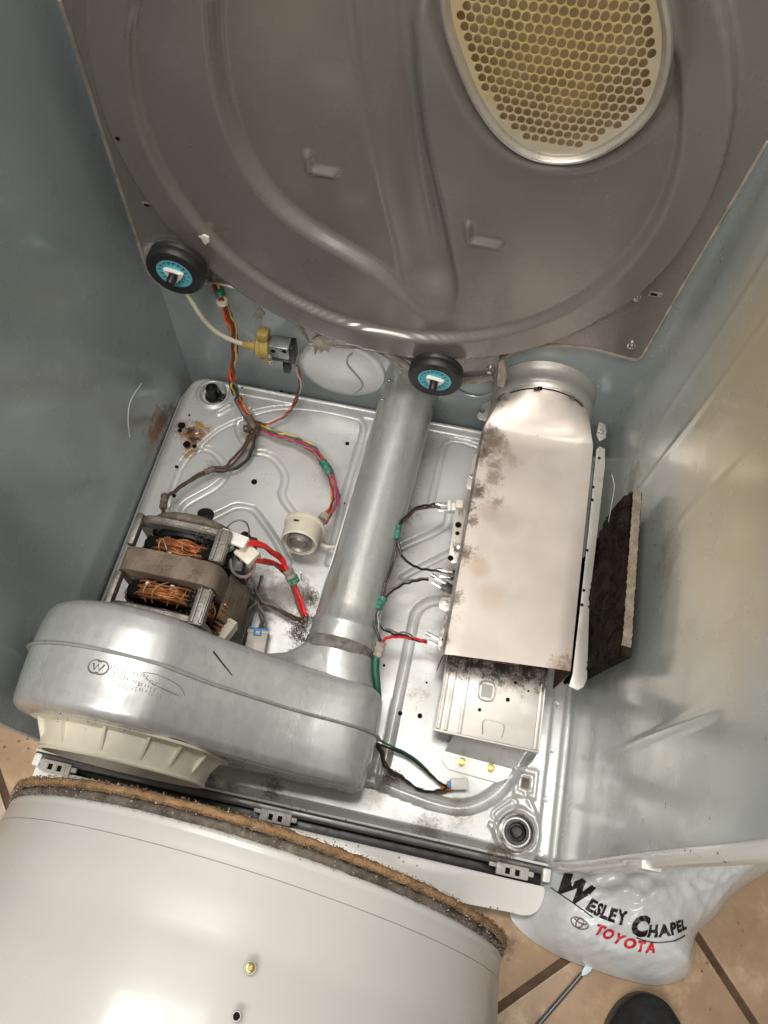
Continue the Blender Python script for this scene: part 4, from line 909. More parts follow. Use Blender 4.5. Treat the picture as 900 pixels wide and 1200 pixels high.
ml = loom('motor_leads', 'red motor wires running from the white plugs to the lower end of the duct', 'wires', (0.2585,0.2996,0.01))
rd = [(0.2177,0.2819,0.15),(0.2294,0.2868,0.142),(0.2419,0.2914,0.118),(0.2526,0.2941,0.085),(0.2626,0.2861,0.07),(0.2704,0.2786,0.055),(0.2811,0.266,0.045),(0.2905,0.2512,0.04),(0.2967,0.2395,0.035)]
wires(ml, rd, ['scarlet', 'scarlet', 'red'], .0021, .0024, twist=.25)
rd2 = [(0.2325,0.2684,0.134),(0.2411,0.2744,0.118),(0.25,0.282,0.095),(0.2582,0.2852,0.07),(0.2695,0.2772,0.055),(0.2792,0.2638,0.043),(0.2884,0.2493,0.037),(0.2955,0.2384,0.03)]
wires(ml, rd2, ['red', 'scarlet', 'brown'], .0020, .0024, twist=.3)
wrap(ml, Vector((0.2641,0.2857,0.072)), Vector((0.2751,0.2743,0.056)), .0070, M_lintlight, 'tape_wrap')
wrap(ml, Vector((0.2723,0.2795,0.067)), Vector((0.2766,0.2744,0.06)), .0066)
pl_ = loom('plug_leads', 'thin grey brown wires leading to the white plug with blue latch', 'wires', (0.2277,0.2414,0.01))
wires(pl_, [(0.2386,0.2072,0.02),(0.239,0.2238,0.022),(0.2314,0.2388,0.024),(0.2243,0.2478,0.026),(0.2246,0.2653,0.03),(0.2252,0.2827,0.035)], ['brown', 'grey'], .0013, .0016)
wires(pl_, [(0.2447,0.211,0.02),(0.2429,0.2271,0.022),(0.233,0.2416,0.024),(0.2258,0.2468,0.026),(0.2137,0.228,0.03),(0.2083,0.2114,0.04),(0.2079,0.1987,0.05)], ['grey', 'brown'], .0013, .0014)
wires(pl_, [(0.2247,0.2498,0.024),(0.2426,0.2488,0.02),(0.262,0.2443,0.02),(0.2818,0.238,0.022),(0.2972,0.2314,0.03)], ['brown', 'grey', 'brown'], .0017, .0024)
m = MB(); m.tube([(0.2216,0.2508,0.012),(0.2221,0.2109,0.012),(0.2222,0.1818,0.012)], .0018, 6, smooth=False); o = m.build('support_rod', M_dusty); tag(o, 'thin dusty metal rod running beside the white plug with blue latch', 'rod')

hw = loom('heater_leads', 'black and red heater wires with green tape beside the duct', 'wires', (0.3952,0.2934,0.02))
wires(hw, [(0.4472,0.4249,0.066),(0.4318,0.4209,0.07),(0.4175,0.4097,0.078),(0.4061,0.3907,0.09),(0.3993,0.369,0.1),(0.3994,0.3503,0.102),(0.3998,0.3202,0.1),(0.3971,0.2841,0.098),(0.3955,0.2597,0.096)], ['black', 'brown'], .0017, .0014, twist=.1)
wires(hw, [(0.4,0.353,0.102),(0.4062,0.334,0.1),(0.4165,0.3247,0.092),(0.4314,0.3229,0.08),(0.4454,0.3262,0.07),(0.4615,0.3308,0.064),(0.4755,0.3321,0.062)], ['black'], .0018)
wires(hw, [(0.3966,0.26,0.096),(0.4008,0.2722,0.094),(0.4095,0.2858,0.088),(0.4241,0.3011,0.078),(0.4389,0.3118,0.068),(0.4502,0.3165,0.062)], ['black', 'grey'], .0014, .0016, twist=.05)
wires(hw, [(0.3948,0.2526,0.096),(0.394,0.2409,0.096),(0.3986,0.2243,0.094),(0.4058,0.2118,0.088),(0.4093,0.2013,0.08)], ['black', 'grey'], .0017, .0018, twist=.2)
wires(hw, [(0.3974,0.2351,0.095),(0.4067,0.2284,0.09),(0.42,0.2297,0.08),(0.4367,0.2328,0.07),(0.4497,0.2322,0.062),(0.4635,0.2334,0.056)], ['black', 'grey'], .0014, .0014, twist=.05)
wires(hw, [(0.4078,0.2128,0.086),(0.415,0.2217,0.08),(0.4274,0.2279,0.072),(0.4408,0.2302,0.066),(0.4543,0.2326,0.06),(0.4637,0.2323,0.056)], ['scarlet'], .0021)
wrap(hw, Vector((0.3971,0.368,0.101)), Vector((0.3988,0.3477,0.102)), .0044)
wrap(hw, Vector((0.3974,0.2668,0.097)), Vector((0.3932,0.2496,0.097)), .0056)
wrap(hw, Vector((0.4068,0.212,0.088)), Vector((0.4053,0.1943,0.078)), .0062, M_lintlight, 'tape_wrap')
m = MB(); m.tube([(0.4039,0.1956,0.08),(0.4065,0.1789,0.074),(0.4128,0.1601,0.066),(0.4174,0.1443,0.058),(0.4192,0.1312,0.05),(0.418,0.1169,0.044),(0.4123,0.1079,0.04)], [.0052, .0040], 10); m.build('green_sleeve', mat('green_sleeve', (0.015, 0.105, 0.062), .45, 0, 0, .3, 60, dirt=((.2, .22, .18), .22, 70)), hw)
fl_ = loom('front_leads', 'dark wires fanning out from the blower corner to the small white plug', 'wires', (0.473,0.0804,0.01))
wires(fl_, [(0.4114,0.1072,0.03),(0.4237,0.1024,0.022),(0.4445,0.0988,0.018),(0.4677,0.0944,0.016),(0.4884,0.0852,0.014),(0.5047,0.0752,0.012),(0.5193,0.0681,0.01),(0.528,0.0679,0.01)], ['black', 'green'], .0015, .0024, twist=.2)
wires(fl_, [(0.4165,0.1046,0.026),(0.4311,0.0939,0.018),(0.4396,0.0805,0.012),(0.4504,0.0714,0.01),(0.4618,0.0696,0.01),(0.4765,0.0622,0.01),(0.4907,0.057,0.009),(0.5079,0.0586,0.009),(0.5223,0.0636,0.009),(0.5304,0.0674,0.009)], ['black', 'brown'], .0016, .0018, twist=.2)
m = MB()
for a_, b_ in zip([(0.5147,0.0692,0.01),(0.5152,0.0662,0.01),(0.5157,0.0632,0.01)], [(0.5298,0.0703,0.01),(0.5302,0.0683,0.01),(0.5305,0.0663,0.01)]): m.tube([Vector(a_), Vector(b_)], .0013, 6)
m.build('wire_end', W['orange'], fl_)

# ------------------------------------------------------------------ water valve
wv = thing('water_valve', 'amber plastic water valve with grey bracket hanging under the bulkhead rim', 'valve', (0.1763,0.57,0.1656))
v0 = Vector((0.1381,0.56,0.169)); vx = (Vector((0.1922,0.56,0.1753)) - v0).normalized()
m = MB(); m.lathe([(-.002, .0042), (.004, .0060), (.014, .0062), (.015, .0085), (.020, .0085)], v0, vx, 18, capa=True)
m.lathe([(.018, .010), (.022, .0165), (.027, .0165), (.028, .0145), (.033, .0145), (.034, .0165), (.039, .0165), (.040, .014)], v0, vx, 24, capa=True, capb=True)
m.box(v0 + vx * .030 + Vector((0, 0, -.020)), (.014, .016, .018), .003); m.box(v0 + vx * .030 + Vector((0, .004, .022)), (.016, .018, .016), .004)
m.build('valve_body', M_yellowpl, wv)
m = MB(); m.box(v0 + vx * .054 + Vector((0, .0, .004)), (.028, .022, .024), .003); m.build('solenoid_bracket', mat('blue_grey_zinc', (.33, .35, .37), .36, .6, 0, .1, 40), wv)
for dx, dz in ((.046, .008), (.062, .010)): m = MB(); m.lathe([(0, .0032), (.0006, .0032), (.0006, .0001)], v0 + vx * dx + Vector((0, -.0112, dz)), (0, -1, 0), 14); m.build('bracket_hole', M_hole, wv)
m = MB(); m.box(v0 + vx * .052 + Vector((0, .002, -.014)), (.030, .018, .014), .003); m.box(v0 + vx * .070 + Vector((0, .002, -.004)), (.008, .020, .034), .002); m.box(v0 + vx * .058 + Vector((.002, -.002, -.034)), (.010, .012, .022), .002); m.build('coil_and_plug', M_blackpl, wv)
for dz in (.004, -.006, -.012): m = MB(); screw(m, v0 + vx * .042 + Vector((0, -.016, dz)), .0022, .003, (0, -1, 0)); m.build('screw', M_steel, wv)
m = MB(); m.tube([(0.0628,0.58,0.23), (0.071,0.574,0.2206), (0.0823,0.566,0.2055), (0.097,0.562,0.1878), (0.1151,0.56,0.1772), (0.1359,0.56,0.1702)], .0036, 10)
o = m.build('water_tube', M_tube); tag(o, 'milky water tube curving from the left roller down to the amber valve', 'tube')

# ------------------------------------------------------------------ heater box
hb_ = thing('heater_box', 'aluminised heater duct with heat stains running from front to the bulkhead collar', 'heater', (0.56, 0.36, 0.02))
ZT = .122; xL, xR = .4835, .6400
def hx_section(y):
    """top outline of the cover at station y, from lower left over the top to lower right"""
    t_ = min(1.0, max(0.0, (y - .536) / .052))
    n = 33; out = []
    rc = .007
    # box polyline
    bx = [(xL, .022), (xL, ZT - rc)] + [(xL + rc - rc * math.cos(a), ZT - rc + rc * math.sin(a)) for a in np.linspace(.2, PI / 2, 4)] + \
         [(xR - rc + rc * math.sin(a), ZT - rc + rc * math.cos(a)) for a in np.linspace(0, PI / 2 - .2, 4)] + [(xR, ZT - rc), (xR, .022)]
    p = np.array(bx); s_ = np.r_[0, np.cumsum(np.hypot(*np.diff(p, axis=0).T))]
    k = np.linspace(0, s_[-1], n); bxr = np.c_[np.interp(k, s_, p[:, 0]), np.interp(k, s_, p[:, 1])]
    # keep the sharp top corners: sample by angle for the collar
    an = np.linspace(PI * 1.18, -PI * .18, n); cr = np.c_[.5620 + .0700 * np.cos(an), .106 + .0590 * np.sin(an)]
    return bxr * (1 - t_) + cr * t_
ys = list(np.linspace(.2095, .532, 16)) + list(np.linspace(.540, .588, 7))
secs = [hx_section(y) for y in ys]
m = MB(); nn = len(secs[0])
m.v = [(float(a), y + (.006 * (a - .56) / .08 if i == 0 else 0), float(b)) for i, (y, s_) in enumerate(zip(ys, secs)) for a, b in s_]
m.f = [(i * nn + k, i * nn + k + 1, (i + 1) * nn + k + 1, (i + 1) * nn + k) for i in range(len(ys) - 1) for k in range(nn - 1)]
cov = m.build('cover', M_alum, hb_, angle=32, flip=True); 
cov.data.materials.append(M_alumin); md = cov.modifiers.new('thickness', 'SOLIDIFY'); md.thickness = .0012; md.offset = -1; md.material_offset = 1; md.use_rim = False
# flared collar behind
m = MB(); m.lathe([(-.004, .0660), (-.001, .0685), (.004, .0715), (.010, .0715), (.016, .0690), (.024, .0705), (.032, .0750)], (.562, .585, .106), (0, 1, -.02), 56); m.build('collar', M_chass, hb_, angle=180)
m = MB()   # thin dark gap where the cover meets the collar, and two lock tabs
m.tube([(.562 + .0640 * math.cos(a), .5805, .106 + .0625 * math.sin(a)) for a in np.linspace(.25, PI - .25, 30)], .0009, 5, smooth=False); m.build('seam_gap', M_hole, hb_)
for a in (1.85, 1.05):
    m = MB(); m.box((.562 + .0640 * math.cos(a), .578, .106 + .0635 * math.sin(a)), (.008, .007, .0016), .0005, Matrix.Rotation(PI / 2 - a, 3, 'Y')); m.build('lock_tab', M_steel, hb_)
m = MB(); a = 1.78; m.box((.562 + .0675 * math.cos(a), .580, .106 + .0632 * math.sin(a)), (.006, .005, .002), .0005, Matrix.Rotation(PI / 2 - a, 3, 'Y')); q = (0.5598,0.5353,0.122); disc(m, (q[0], q[1], ZT + .0003), .0018); m.build('hole', M_hole, hb_)
# inner tray that reaches out at the front
TZ = .047; tx0, tx1 = .4955, .6235; ty0 = .1285
m = MB()
m.box(((tx0 + tx1) / 2, .315, TZ - .001), (tx1 - tx0, .373, .002), .0004)
for x in (tx0 + .0025, tx0 + .0115, tx0 + .029, tx1 - .004): m.box((x, .315, TZ + .001), (.0042, .372, .005), .0012)
m.box((tx0 - .0005, .315, TZ - .012), (.002, .373, .030), .0005); m.box((tx1 + .0005, .315, TZ - .012), (.002, .373, .030), .0005)
m.box(((tx0 + tx1) / 2, ty0 - .001, TZ - .0035), (tx1 - tx0 + .004, .003, .009), .0008)
tray = m.build('inner_tray', M_chass, hb_)
def outline_rect(name, p0, p1, w, z, mat_, par):
    m = MB(); (x0, y0), (x1, y1) = p0, p1
    m.tube([(x0, y0, z), (x1, y0, z), (x1, y1, z), (x0, y1, z)], w, 6, closed=True, sub=3); return m.build(name, mat_, par)
a = (0.5422,0.1988,0.047); b_ = (0.5597,0.1781,0.047); outline_rect('pressed_window', (a[0], b_[1]), (b_[0], a[1]), .0011, TZ + .0006, M_chass, tray)
m = MB(); m.box(((a[0] + b_[0]) / 2, (a[1] + b_[1]) / 2, TZ + .0003), (abs(b_[0] - a[0]) * .8, abs(a[1] - b_[1]) * .8, .0006)); m.build('window_recess', M_clip, tray)
a = (0.5536,0.1517,0.047); b_ = (0.5778,0.1345,0.047); m = MB(); m.tube([(a[0], b_[1], TZ), (a[0], a[1], TZ), (b_[0], a[1], TZ), (b_[0], b_[1], TZ)], .0010, 6, sub=4); m.build('pressed_tongue', M_chass, tray)
for q, r in (((0.5788,0.1832,0.047), .0026), ((0.5454,0.163,0.047), .0022), ((0.5856,0.207,0.047), .002), ((0.6032,0.1996,0.047), .0015)): m = MB(); m.lathe([(0, r), (.0006, r), (.0006, .0001)], (q[0], q[1], TZ + .0004), (0, 0, 1), 12); m.build('hole', M_hole, tray)
# front bracket that drops to the pan, foot flange, screws
m = MB(); bx0, bx1 = .516, .600
m.add([(bx0 + .004, ty0 + .003, TZ - .010), (bx1 + .012, ty0 + .003, TZ - .010), (bx1 + .003, .108, .0040), (bx0 - .002, .112, .0040)], [(0, 1, 2, 3)])
m.add([(bx0 - .002, .112, .0040), (bx1 + .003, .108, .0040), (bx1 - .001, .095, .0036), (bx1 - .014, .087, .0035), (bx0 + .006, .090, .0035), (bx0 - .003, .098, .0036)], [(0, 1, 2, 3, 4, 5)])
br = m.build('front_bracket', M_pan, hb_, solid=.0012, smooth=False)
for x in (.540, .570, .590):
    m = MB(); m.box((x, .120, .0215), (.003, .024, .002), .0006, Matrix.Rotation(.98, 3, 'X')); m.build('pressed_rib', M_pan, br)
for q in [(0.5373,0.102,0.005),(0.575,0.1025,0.005)]:
    m = MB(); screw(m, (q[0], q[1], .0040), .0042, .0035); m.build('screw', M_gold, br)
# right flange with rivet holes
m = MB(); m.plate([Vector(q) for q in [(0.6431,0.534,0.118),(0.6474,0.5392,0.118),(0.6547,0.5367,0.118),(0.6567,0.5109,0.118),(0.6549,0.4058,0.118),(0.6529,0.3128,0.118),(0.6587,0.2116,0.118),(0.6556,0.2005,0.118),(0.6489,0.1949,0.118),(0.6384,0.1979,0.118),(0.641,0.2131,0.118),(0.6424,0.3105,0.118),(0.6433,0.4095,0.118)]], .0016, (0, 0, -1), .0004);  fl = m.build('side_flange', M_chass, hb_)
m = MB()
for q in [(0.6435,0.4729,0.118),(0.6441,0.4532,0.118),(0.6445,0.3226,0.118),(0.6441,0.3028,0.118),(0.6478,0.5198,0.118),(0.6438,0.3786,0.118)]: m = MB(); disc(m, (q[0], q[1], .1184), .0019); m.build('rivet_hole', M_hole, fl)
# ears and terminal strip along the left side
EARS = [[(0.4896,0.5991,0.09),(0.4793,0.5922,0.09),(0.4738,0.5698,0.09),(0.4771,0.5646,0.09),(0.4911,0.5633,0.09),(0.4955,0.5762,0.09)], [(0.4913,0.5167,0.085),(0.4814,0.5088,0.085),(0.4791,0.4997,0.085),(0.4761,0.4571,0.085),(0.4781,0.4521,0.085),(0.4857,0.4497,0.085),(0.4932,0.4554,0.085),(0.4955,0.4725,0.085)],
        [(0.647,0.5921,0.1),(0.6558,0.5897,0.1),(0.6591,0.5787,0.1),(0.6588,0.567,0.1),(0.6509,0.5594,0.1),(0.6453,0.5683,0.1)], [(0.4854,0.2955,0.07),(0.4722,0.2926,0.07),(0.469,0.2847,0.07),(0.4715,0.2768,0.07),(0.48,0.2739,0.07),(0.4882,0.2792,0.07)]]
ESC = [(0.48,0.5781,0.091), (0.4821,0.4717,0.086), (0.6506,0.5747,0.101), (0.4778,0.2862,0.071)]
for e, s_ in zip(EARS, ESC):
    m = MB(); m.plate([Vector(q) for q in e], .0016, (0, 0, -1), .0004); eo = m.build('ear', M_chass, hb_)
    m = MB(); m.lathe([(0, .0042), (.0012, .0040), (.0014, .0026), (.0004, .0022), (.0004, .0001)], s_, (0, 0, 1), 14); m.build('rivet', M_steel, eo)
m = MB(); m.plate([Vector(q) for q in [(0.4776,0.4398,0.066),(0.4684,0.4215,0.066),(0.4702,0.3819,0.066),(0.471,0.3562,0.066),(0.4765,0.3446,0.066),(0.4855,0.3466,0.066),(0.4843,0.3982,0.066),(0.4836,0.4248,0.066)]], .0016, (0, 0, -1), .0004); ts = m.build('terminal_strip', M_chass, hb_)
m = MB(); m.plate([Vector(q) for q in [(0.4847,0.2794,0.06),(0.4792,0.271,0.06),(0.4783,0.2436,0.06),(0.4776,0.2283,0.06),(0.4831,0.2226,0.06),(0.4913,0.2267,0.06),(0.4917,0.2582,0.06)]], .0016, (0, 0, -1), .0004); m.build('terminal_strip', M_chass, hb_)
for q, r in (((0.4763,0.4026,0.067), .0045), ((0.4772,0.3896,0.067), .003), ((0.4809,0.3669,0.067), .003), ((0.4741,0.3513,0.067), .004), ((0.4836,0.2386,0.061), .002)): m = MB(); disc(m, (q[0], q[1], q[2]), r, n=8); m.build('hole', M_hole, ts)
m = MB(); q = (0.4809,0.3667,0.0675); m.lathe([(0, .0048), (.0015, .0042), (.0004, .0024), (.0004, .0001)], q, (0, 0, 1), 14); m.build('rivet', M_steel, ts)
def terminal(px, z, label, white=True, rz=.2):
    c = Vector(px); t = MB(); R_ = Matrix.Rotation(rz, 3, 'Z')
    t.box(c + R_ @ Vector((.008, 0, -.004)), (.016, .012, .012), .0015, R_); o = t.build('thermostat', M_whitepl if white else M_blackpl, hb_, label=label)
    t = MB(); t.box(c + R_ @ Vector((-.004, .003, .001)), (.018, .0055, .003), .001, R_); t.box(c + R_ @ Vector((-.005, -.005, .0)), (.016, .005, .003), .001, R_)
    t.lathe([(-.018, .0024), (-.010, .0028)], c + R_ @ Vector((-.001, .003, .001)), R_ @ Vector((1, 0, 0)), 10, capa=True, capb=True); t.build('spade_terminal', M_steel, o)
    return o
terminal((0.4566,0.427,0.066), .066, 'white ceramic thermostat')
terminal((0.4757,0.3309,0.062), .062, 'dark thermostat', False, .1)
terminal((0.4693,0.3152,0.06), .060, 'dark thermostat', False, -.35)
terminal((0.4787,0.2367,0.056), .056, 'dusty cream thermostat', True, -.25)
m = MB(); m.box(Vector((0.4588,0.4255,0.07)), (.0045, .016, .010), .001, Matrix.Rotation(.15, 3, 'Z')); m.build('ceramic_block', M_whitepl, hb_)
m = MB(); m.box(Vector((0.4724,0.4312,0.07)), (.010, .012, .010), .0015, Matrix.Rotation(.15, 3, 'Z')); m.build('ceramic_block', M_cream, hb_)
# heating wire just inside the mouth
m = MB(); m.tube([(0.502,0.2147,0.1),(0.5282,0.2162,0.095),(0.5556,0.2163,0.092),(0.5763,0.2178,0.095),(0.5928,0.2222,0.1)], .0008, 6); m.build('heating_wire', M_steel, hb_)
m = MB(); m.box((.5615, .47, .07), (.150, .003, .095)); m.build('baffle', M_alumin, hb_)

# ------------------------------------------------------------------ insulation pad on the right wall
ip = thing('insulation_pad', 'thick charred brown fibre pad with pale edge leaning on the right side panel', 'insulation', (.655, .30, 0))
Y0, Y1 = .206, .405
V_ = []; nu, nv = 50, 40
def pad_front(u, v):
    y = Y0 + (Y1 - Y0) * u; top = .248 + .003 * math.sin(u * 5); z = .010 + (top - .010) * v
    if v < .97: z += random.uniform(-.004, .004)
    y += .022 * (1 - v) * (1 - u) - .004 * math.sin(9 * v) * (1 - u)
    return (.6585 - .004 * math.sin(u * 9 + v * 7) * (1 if v < .97 else 0) - random.uniform(0, .0045) * (1 if v < .97 else 0), y, z)
m = MB(); m.grid(pad_front, nu, nv); m.build('fibre_face', M_board, ip, angle=180)
m = MB(); m.grid(lambda u, v: (.6600 + .0095 * v + random.uniform(-.0006, .0006), Y0 + .006 + (Y1 - Y0 - .006) * u, .2475 - (.012 * (1 - u / .06) ** 2 if u < .06 else 0) + random.uniform(-.0006, .0006)), 70, 5)
m.build('pad_edge', M_boardedge, ip)
m = MB(); m.add([(.6605, Y0 + .024, .010), (.671, Y0 + .024, .010), (.671, Y0 + .001, .2445), (.6605, Y0 + .001, .2445), (.6605, Y1, .010), (.671, Y1, .010), (.671, Y1, .2445), (.6605, Y1, .2445)], [(0, 1, 2, 3), (4, 7, 6, 5), (0, 3, 7, 4), (1, 5, 6, 2), (3, 2, 6, 7), (0, 4, 5, 1)]); m.build('fibre_core', M_board, ip)
m = MB(); m.tube([(0.6358,0.4241,0.24),(0.6412,0.4117,0.235),(0.6413,0.3914,0.23),(0.6405,0.3688,0.225)], .0006, 5); o = m.build('loose_wire', M_cast); tag(o, 'bent bare wire sticking up above the charred insulation pad', 'wire')

# ------------------------------------------------------------------ drum in front
dr = thing('dryer_drum', 'large cream white dryer drum lying on the floor with a brown felt seal', 'drum', (.34, -.25, FZ))
cxy = Vector((.3415, -.0728, .2)); yaw, pitch = .0568, -.1734
dax = Vector((math.sin(yaw) * math.cos(pitch), math.cos(yaw) * math.cos(pitch), math.sin(pitch)))
DR = .2412
m = MB(); m.lathe([(-.0045, DR - .012), (-.0035, DR - .002), (-.001, DR), (.002, DR - .0015), (.0035, DR - .008), (.004, DR - .03)], cxy, dax, 320); m.v = [tuple(c_ + random.gauss(0, .00045) for c_ in q) for q in m.v]; m.build('felt_seal', M_felt, dr, angle=180)
m = MB(); m.lathe([(-.0110, DR - .010), (-.0112, DR - .0035), (-.0075, DR - .0022), (-.0045, DR - .0040), (-.004, DR - .012)], cxy, dax, 320); m.v = [tuple(c_ + random.gauss(0, .0004) for c_ in q) for q in m.v]; m.build('seal_edge', M_feltdark, dr, angle=180)
shell = [(-.0100, DR - .012), (-.0105, DR - .0045), (-.0125, DR - .0032), (-.0150, DR - .0030), (-.0165, DR - .0036), (-.018, DR - .0032), (-.026, DR - .0030), (-.0300, DR - .0026), (-.0302, DR - .0034), (-.0306, DR - .0025), (-.045, DR - .001), (-.060, DR + .001), (-.070, DR + .0012), (-.080, DR + .0026), (-.10, DR + .0065)]
shell += [(-.125, DR + .0095), (-.135, DR + .0095), (-.150, DR + .0112), (-.160, DR + .0110), (-.175, DR + .0125), (-.22, DR + .0145), (-.26, DR + .015), (-.34, DR + .015), (-.45, DR + .015), (-.458, DR + .010), (-.46, DR - .01)]
m = MB(); m.lathe(shell, cxy, dax, 160); m.build('shell', M_drum, dr, angle=60)
# fuzz along the felt
hairs = MB(); uu = dax.cross(Vector((0, 0, 1))).normalized(); ww = uu.cross(dax)
for k in range(2600):
    a = random.uniform(.25, PI - .25); d = uu * math.cos(a) + ww * math.sin(a); s_ = random.choice((random.uniform(-.001, .003), random.uniform(-.013, -.009), random.uniform(-.006, -.003)))
    p = cxy + dax * s_ + d * (DR - .0012); q = p + dax * random.uniform(-.0015, .0015) + d * random.uniform(.0003, .0016) + uu * random.uniform(-.0018, .0018)
    t_ = Vector((random.random() - .5, random.random() - .5, random.random() - .5)) * .0008
    hairs.add([p - t_, p + t_, q], [(0, 1, 2)])
h_ = hairs.build('felt_fuzz', M_dusty, dr, smooth=False, kind='stuff')
for m_f, n_f, s0_, s1_, col_n in ((M_felt, 2600, -.0045, .0035, 'felt_fibre'), (M_lintlight, 260, -.012, .003, 'felt_lint')):
    hairs = MB()
    for k in range(n_f):
        a = random.uniform(.25, PI - .25); d = uu * math.cos(a) + ww * math.sin(a)
        p = cxy + dax * random.uniform(s0_, s1_) + d * (DR - .0016); q = p + dax * random.gauss(0, .0008) + d * random.uniform(.0004, .0014) + uu * random.gauss(0, .0009)
        t_ = Vector((random.random() - .5, random.random() - .5, random.random() - .5)) * .0016
        hairs.add([p - t_, p + t_, q], [(0, 1, 2)])
    hairs.build(col_n, m_f, dr, smooth=False, kind='stuff')
def on_drum(px_ray, rad):
    """first hit of the sight line with the drum shell"""
    o_ = Vector((0.437402, -0.04629, 1.01394)); d_ = (Vector(px_ray) - o_).normalized(); best = None
    oc = o_ - cxy; da = d_ - dax * d_.dot(dax); oa = oc - dax * oc.dot(dax)
    A_ = da.dot(da); B_ = 2 * da.dot(oa); C_ = oa.dot(oa) - rad * rad; D_ = B_ * B_ - 4 * A_ * C_
    return o_ + d_ * ((-B_ - math.sqrt(D_)) / (2 * A_))
q = on_drum((0.3345,-0.1721,0.0), DR + .0085); nrm = (q - cxy); nrm = (nrm - dax * nrm.dot(dax)).normalized()
m = MB(); m.lathe([(-.001, .0042), (.0003, .0039), (.0003, .0033)], q, nrm, 20); m.build('screw_dimple', M_clip, dr)
m = MB(); m.lathe([(0, .0031), (.0015, .0028), (.0018, .0017), (.0011, .0014), (.0011, .0001)], q, nrm, 18); m.build('screw', M_gold, dr)
q = on_drum((0.3326,-0.2205,0.0), DR + .0135); nrm = (q - cxy); nrm = (nrm - dax * nrm.dot(dax)).normalized()
m = MB(); m.lathe([(-.0005, .0032), (.0005, .0028), (.0005, .0021)], q, nrm, 16); m.build('hole_rim', M_drum, dr); m = MB(); m.lathe([(.0005, .0023), (.0005, .0001)], q, nrm, 14); m.build('hole', M_hole, dr)

# ------------------------------------------------------------------ plastic bag on the floor
bag = thing('plastic_bag', 'full silver plastic bag with black and red shop lettering on the tiles', 'bag', (.78, .02, FZ))
bo = cat2(xy([(0.6303,-0.0575,-0.03),(0.6539,-0.077,-0.03),(0.695,-0.0905,-0.03),(0.7388,-0.096,-0.03),(0.785,-0.099,-0.03),(0.8184,-0.0966,-0.03),(0.8454,-0.0849,-0.03),(0.8552,-0.0703,-0.03),(0.8577,-0.048,-0.03),(0.8635,-0.0301,-0.03),(0.885,-0.0068,-0.03),(0.9006,0.0156,-0.03),(0.926,0.0384,-0.03),(0.9562,0.0625,-0.03),(0.9871,0.0922,-0.03),(1.0326,0.1381,-0.03),(0.9447,0.1626,-0.03),(0.8117,0.1024,-0.03),(0.7151,0.056,-0.03),(0.665,0.01,-0.03),(0.6395,-0.0297,-0.03)]), 5, True)
bo = resample([tuple(p) for p in bo], .005)
Vb, Fb = cdt(bo, [], .0034)
from mathutils import noise as mnoise
def bag_z(x, y):
    x = np.asarray(x, float); y = np.asarray(y, float)
    d = -sdf(x, y, bo); d = np.maximum(d, 0)
    lo_ = .10 + .90 * sstep(x, .640, .690)
    h = (.062 * (1 - np.exp(-d / .022)) + .035 * (1 - np.exp(-d / .08))) * lo_
    e = np.clip(d / .03, 0, 1)
    # pulled folds running in from the seams, and crumpled facets
    a = np.arctan2(y - .05, x - .80)
    h += e * .003 * np.sin(a * 15 + 9 * d / .1) * np.exp(-d / .05)
    fl = np.zeros(x.size)
    for i, (px_, py_) in enumerate(zip(x.ravel(), y.ravel())):
        p = Vector(((px_ + py_ * .8) * .75, (py_ - px_ * .6) * 1.7, 0.3))
        r1 = 1 - abs(mnoise.noise(p * 17)) * 2; r2 = 1 - abs(mnoise.noise(p * 38 + Vector((3, 1, 0)))) * 2; r3 = 1 - abs(mnoise.noise(p * 75 + Vector((7, 2, 0)))) * 2
        g = .35 + .65 * max(0, min(1, mnoise.noise(p * 7 + Vector((9, 4, 1))) * 1.6 + .5))
        fl[i] = .0048 * r1 + g * (.0042 * max(0, r2) ** 3 + .0026 * max(0, r3) ** 3)
    h = h + e * fl.reshape(x.shape) * lo_
    return FZ + .004 + h
zb = bag_z(Vb[:, 0], Vb[:, 1])
m = MB(); m.v = [(a[0], a[1], float(z)) for a, z in zip(Vb, zb)]; m.f = Fb
nb0 = len(bo)
m.build('film', M_bag, bag, angle=180)
m = MB(); m.add([(a, b, FZ + .002) for a, b in bo], [tuple(range(len(bo)))]); m.add([(a, b, FZ + .002) for a, b in bo] + [(a, b, FZ + .0045) for a, b in bo], [(k, (k + 1) % len(bo), len(bo) + (k + 1) % len(bo), len(bo) + k) for k in range(len(bo))]); m.build('film_underside', M_bag, bag, smooth=False)
def bag_pt(x, y, up=.0010):
    return Vector((x, y, float(bag_z(np.array([x]), np.array([y]))[0]) + up))
def text_tris(body, bold=.03):
    cu = bpy.data.curves.new('lettering', 'FONT'); cu.body = body; cu.size = 1.0; cu.offset = bold; cu.resolution_u = 3
    o = bpy.data.objects.new('lettering', cu); COL.objects.link(o); bpy.context.view_layer.update()
    me = o.to_mesh(); b = bmesh.new(); b.from_mesh(me); o.to_mesh_clear()
    bmesh.ops.triangulate(b, faces=b.faces[:]); bmesh.ops.remove_doubles(b, verts=b.verts[:], dist=1e-5)
    for _ in range(3):
        le = [e for e in b.edges if e.calc_length() > .14]
        if le: bmesh.ops.subdivide_edges(b, edges=le, cuts=1); bmesh.ops.triangulate(b, faces=b.faces[:])
    b.verts.index_update(); v = np.array([q.co[:2] for q in b.verts]); f = [tuple(q.index for q in p.verts) for p in b.faces]; b.free()
    bpy.data.objects.remove(o); bpy.data.curves.remove(cu)
    return v, f
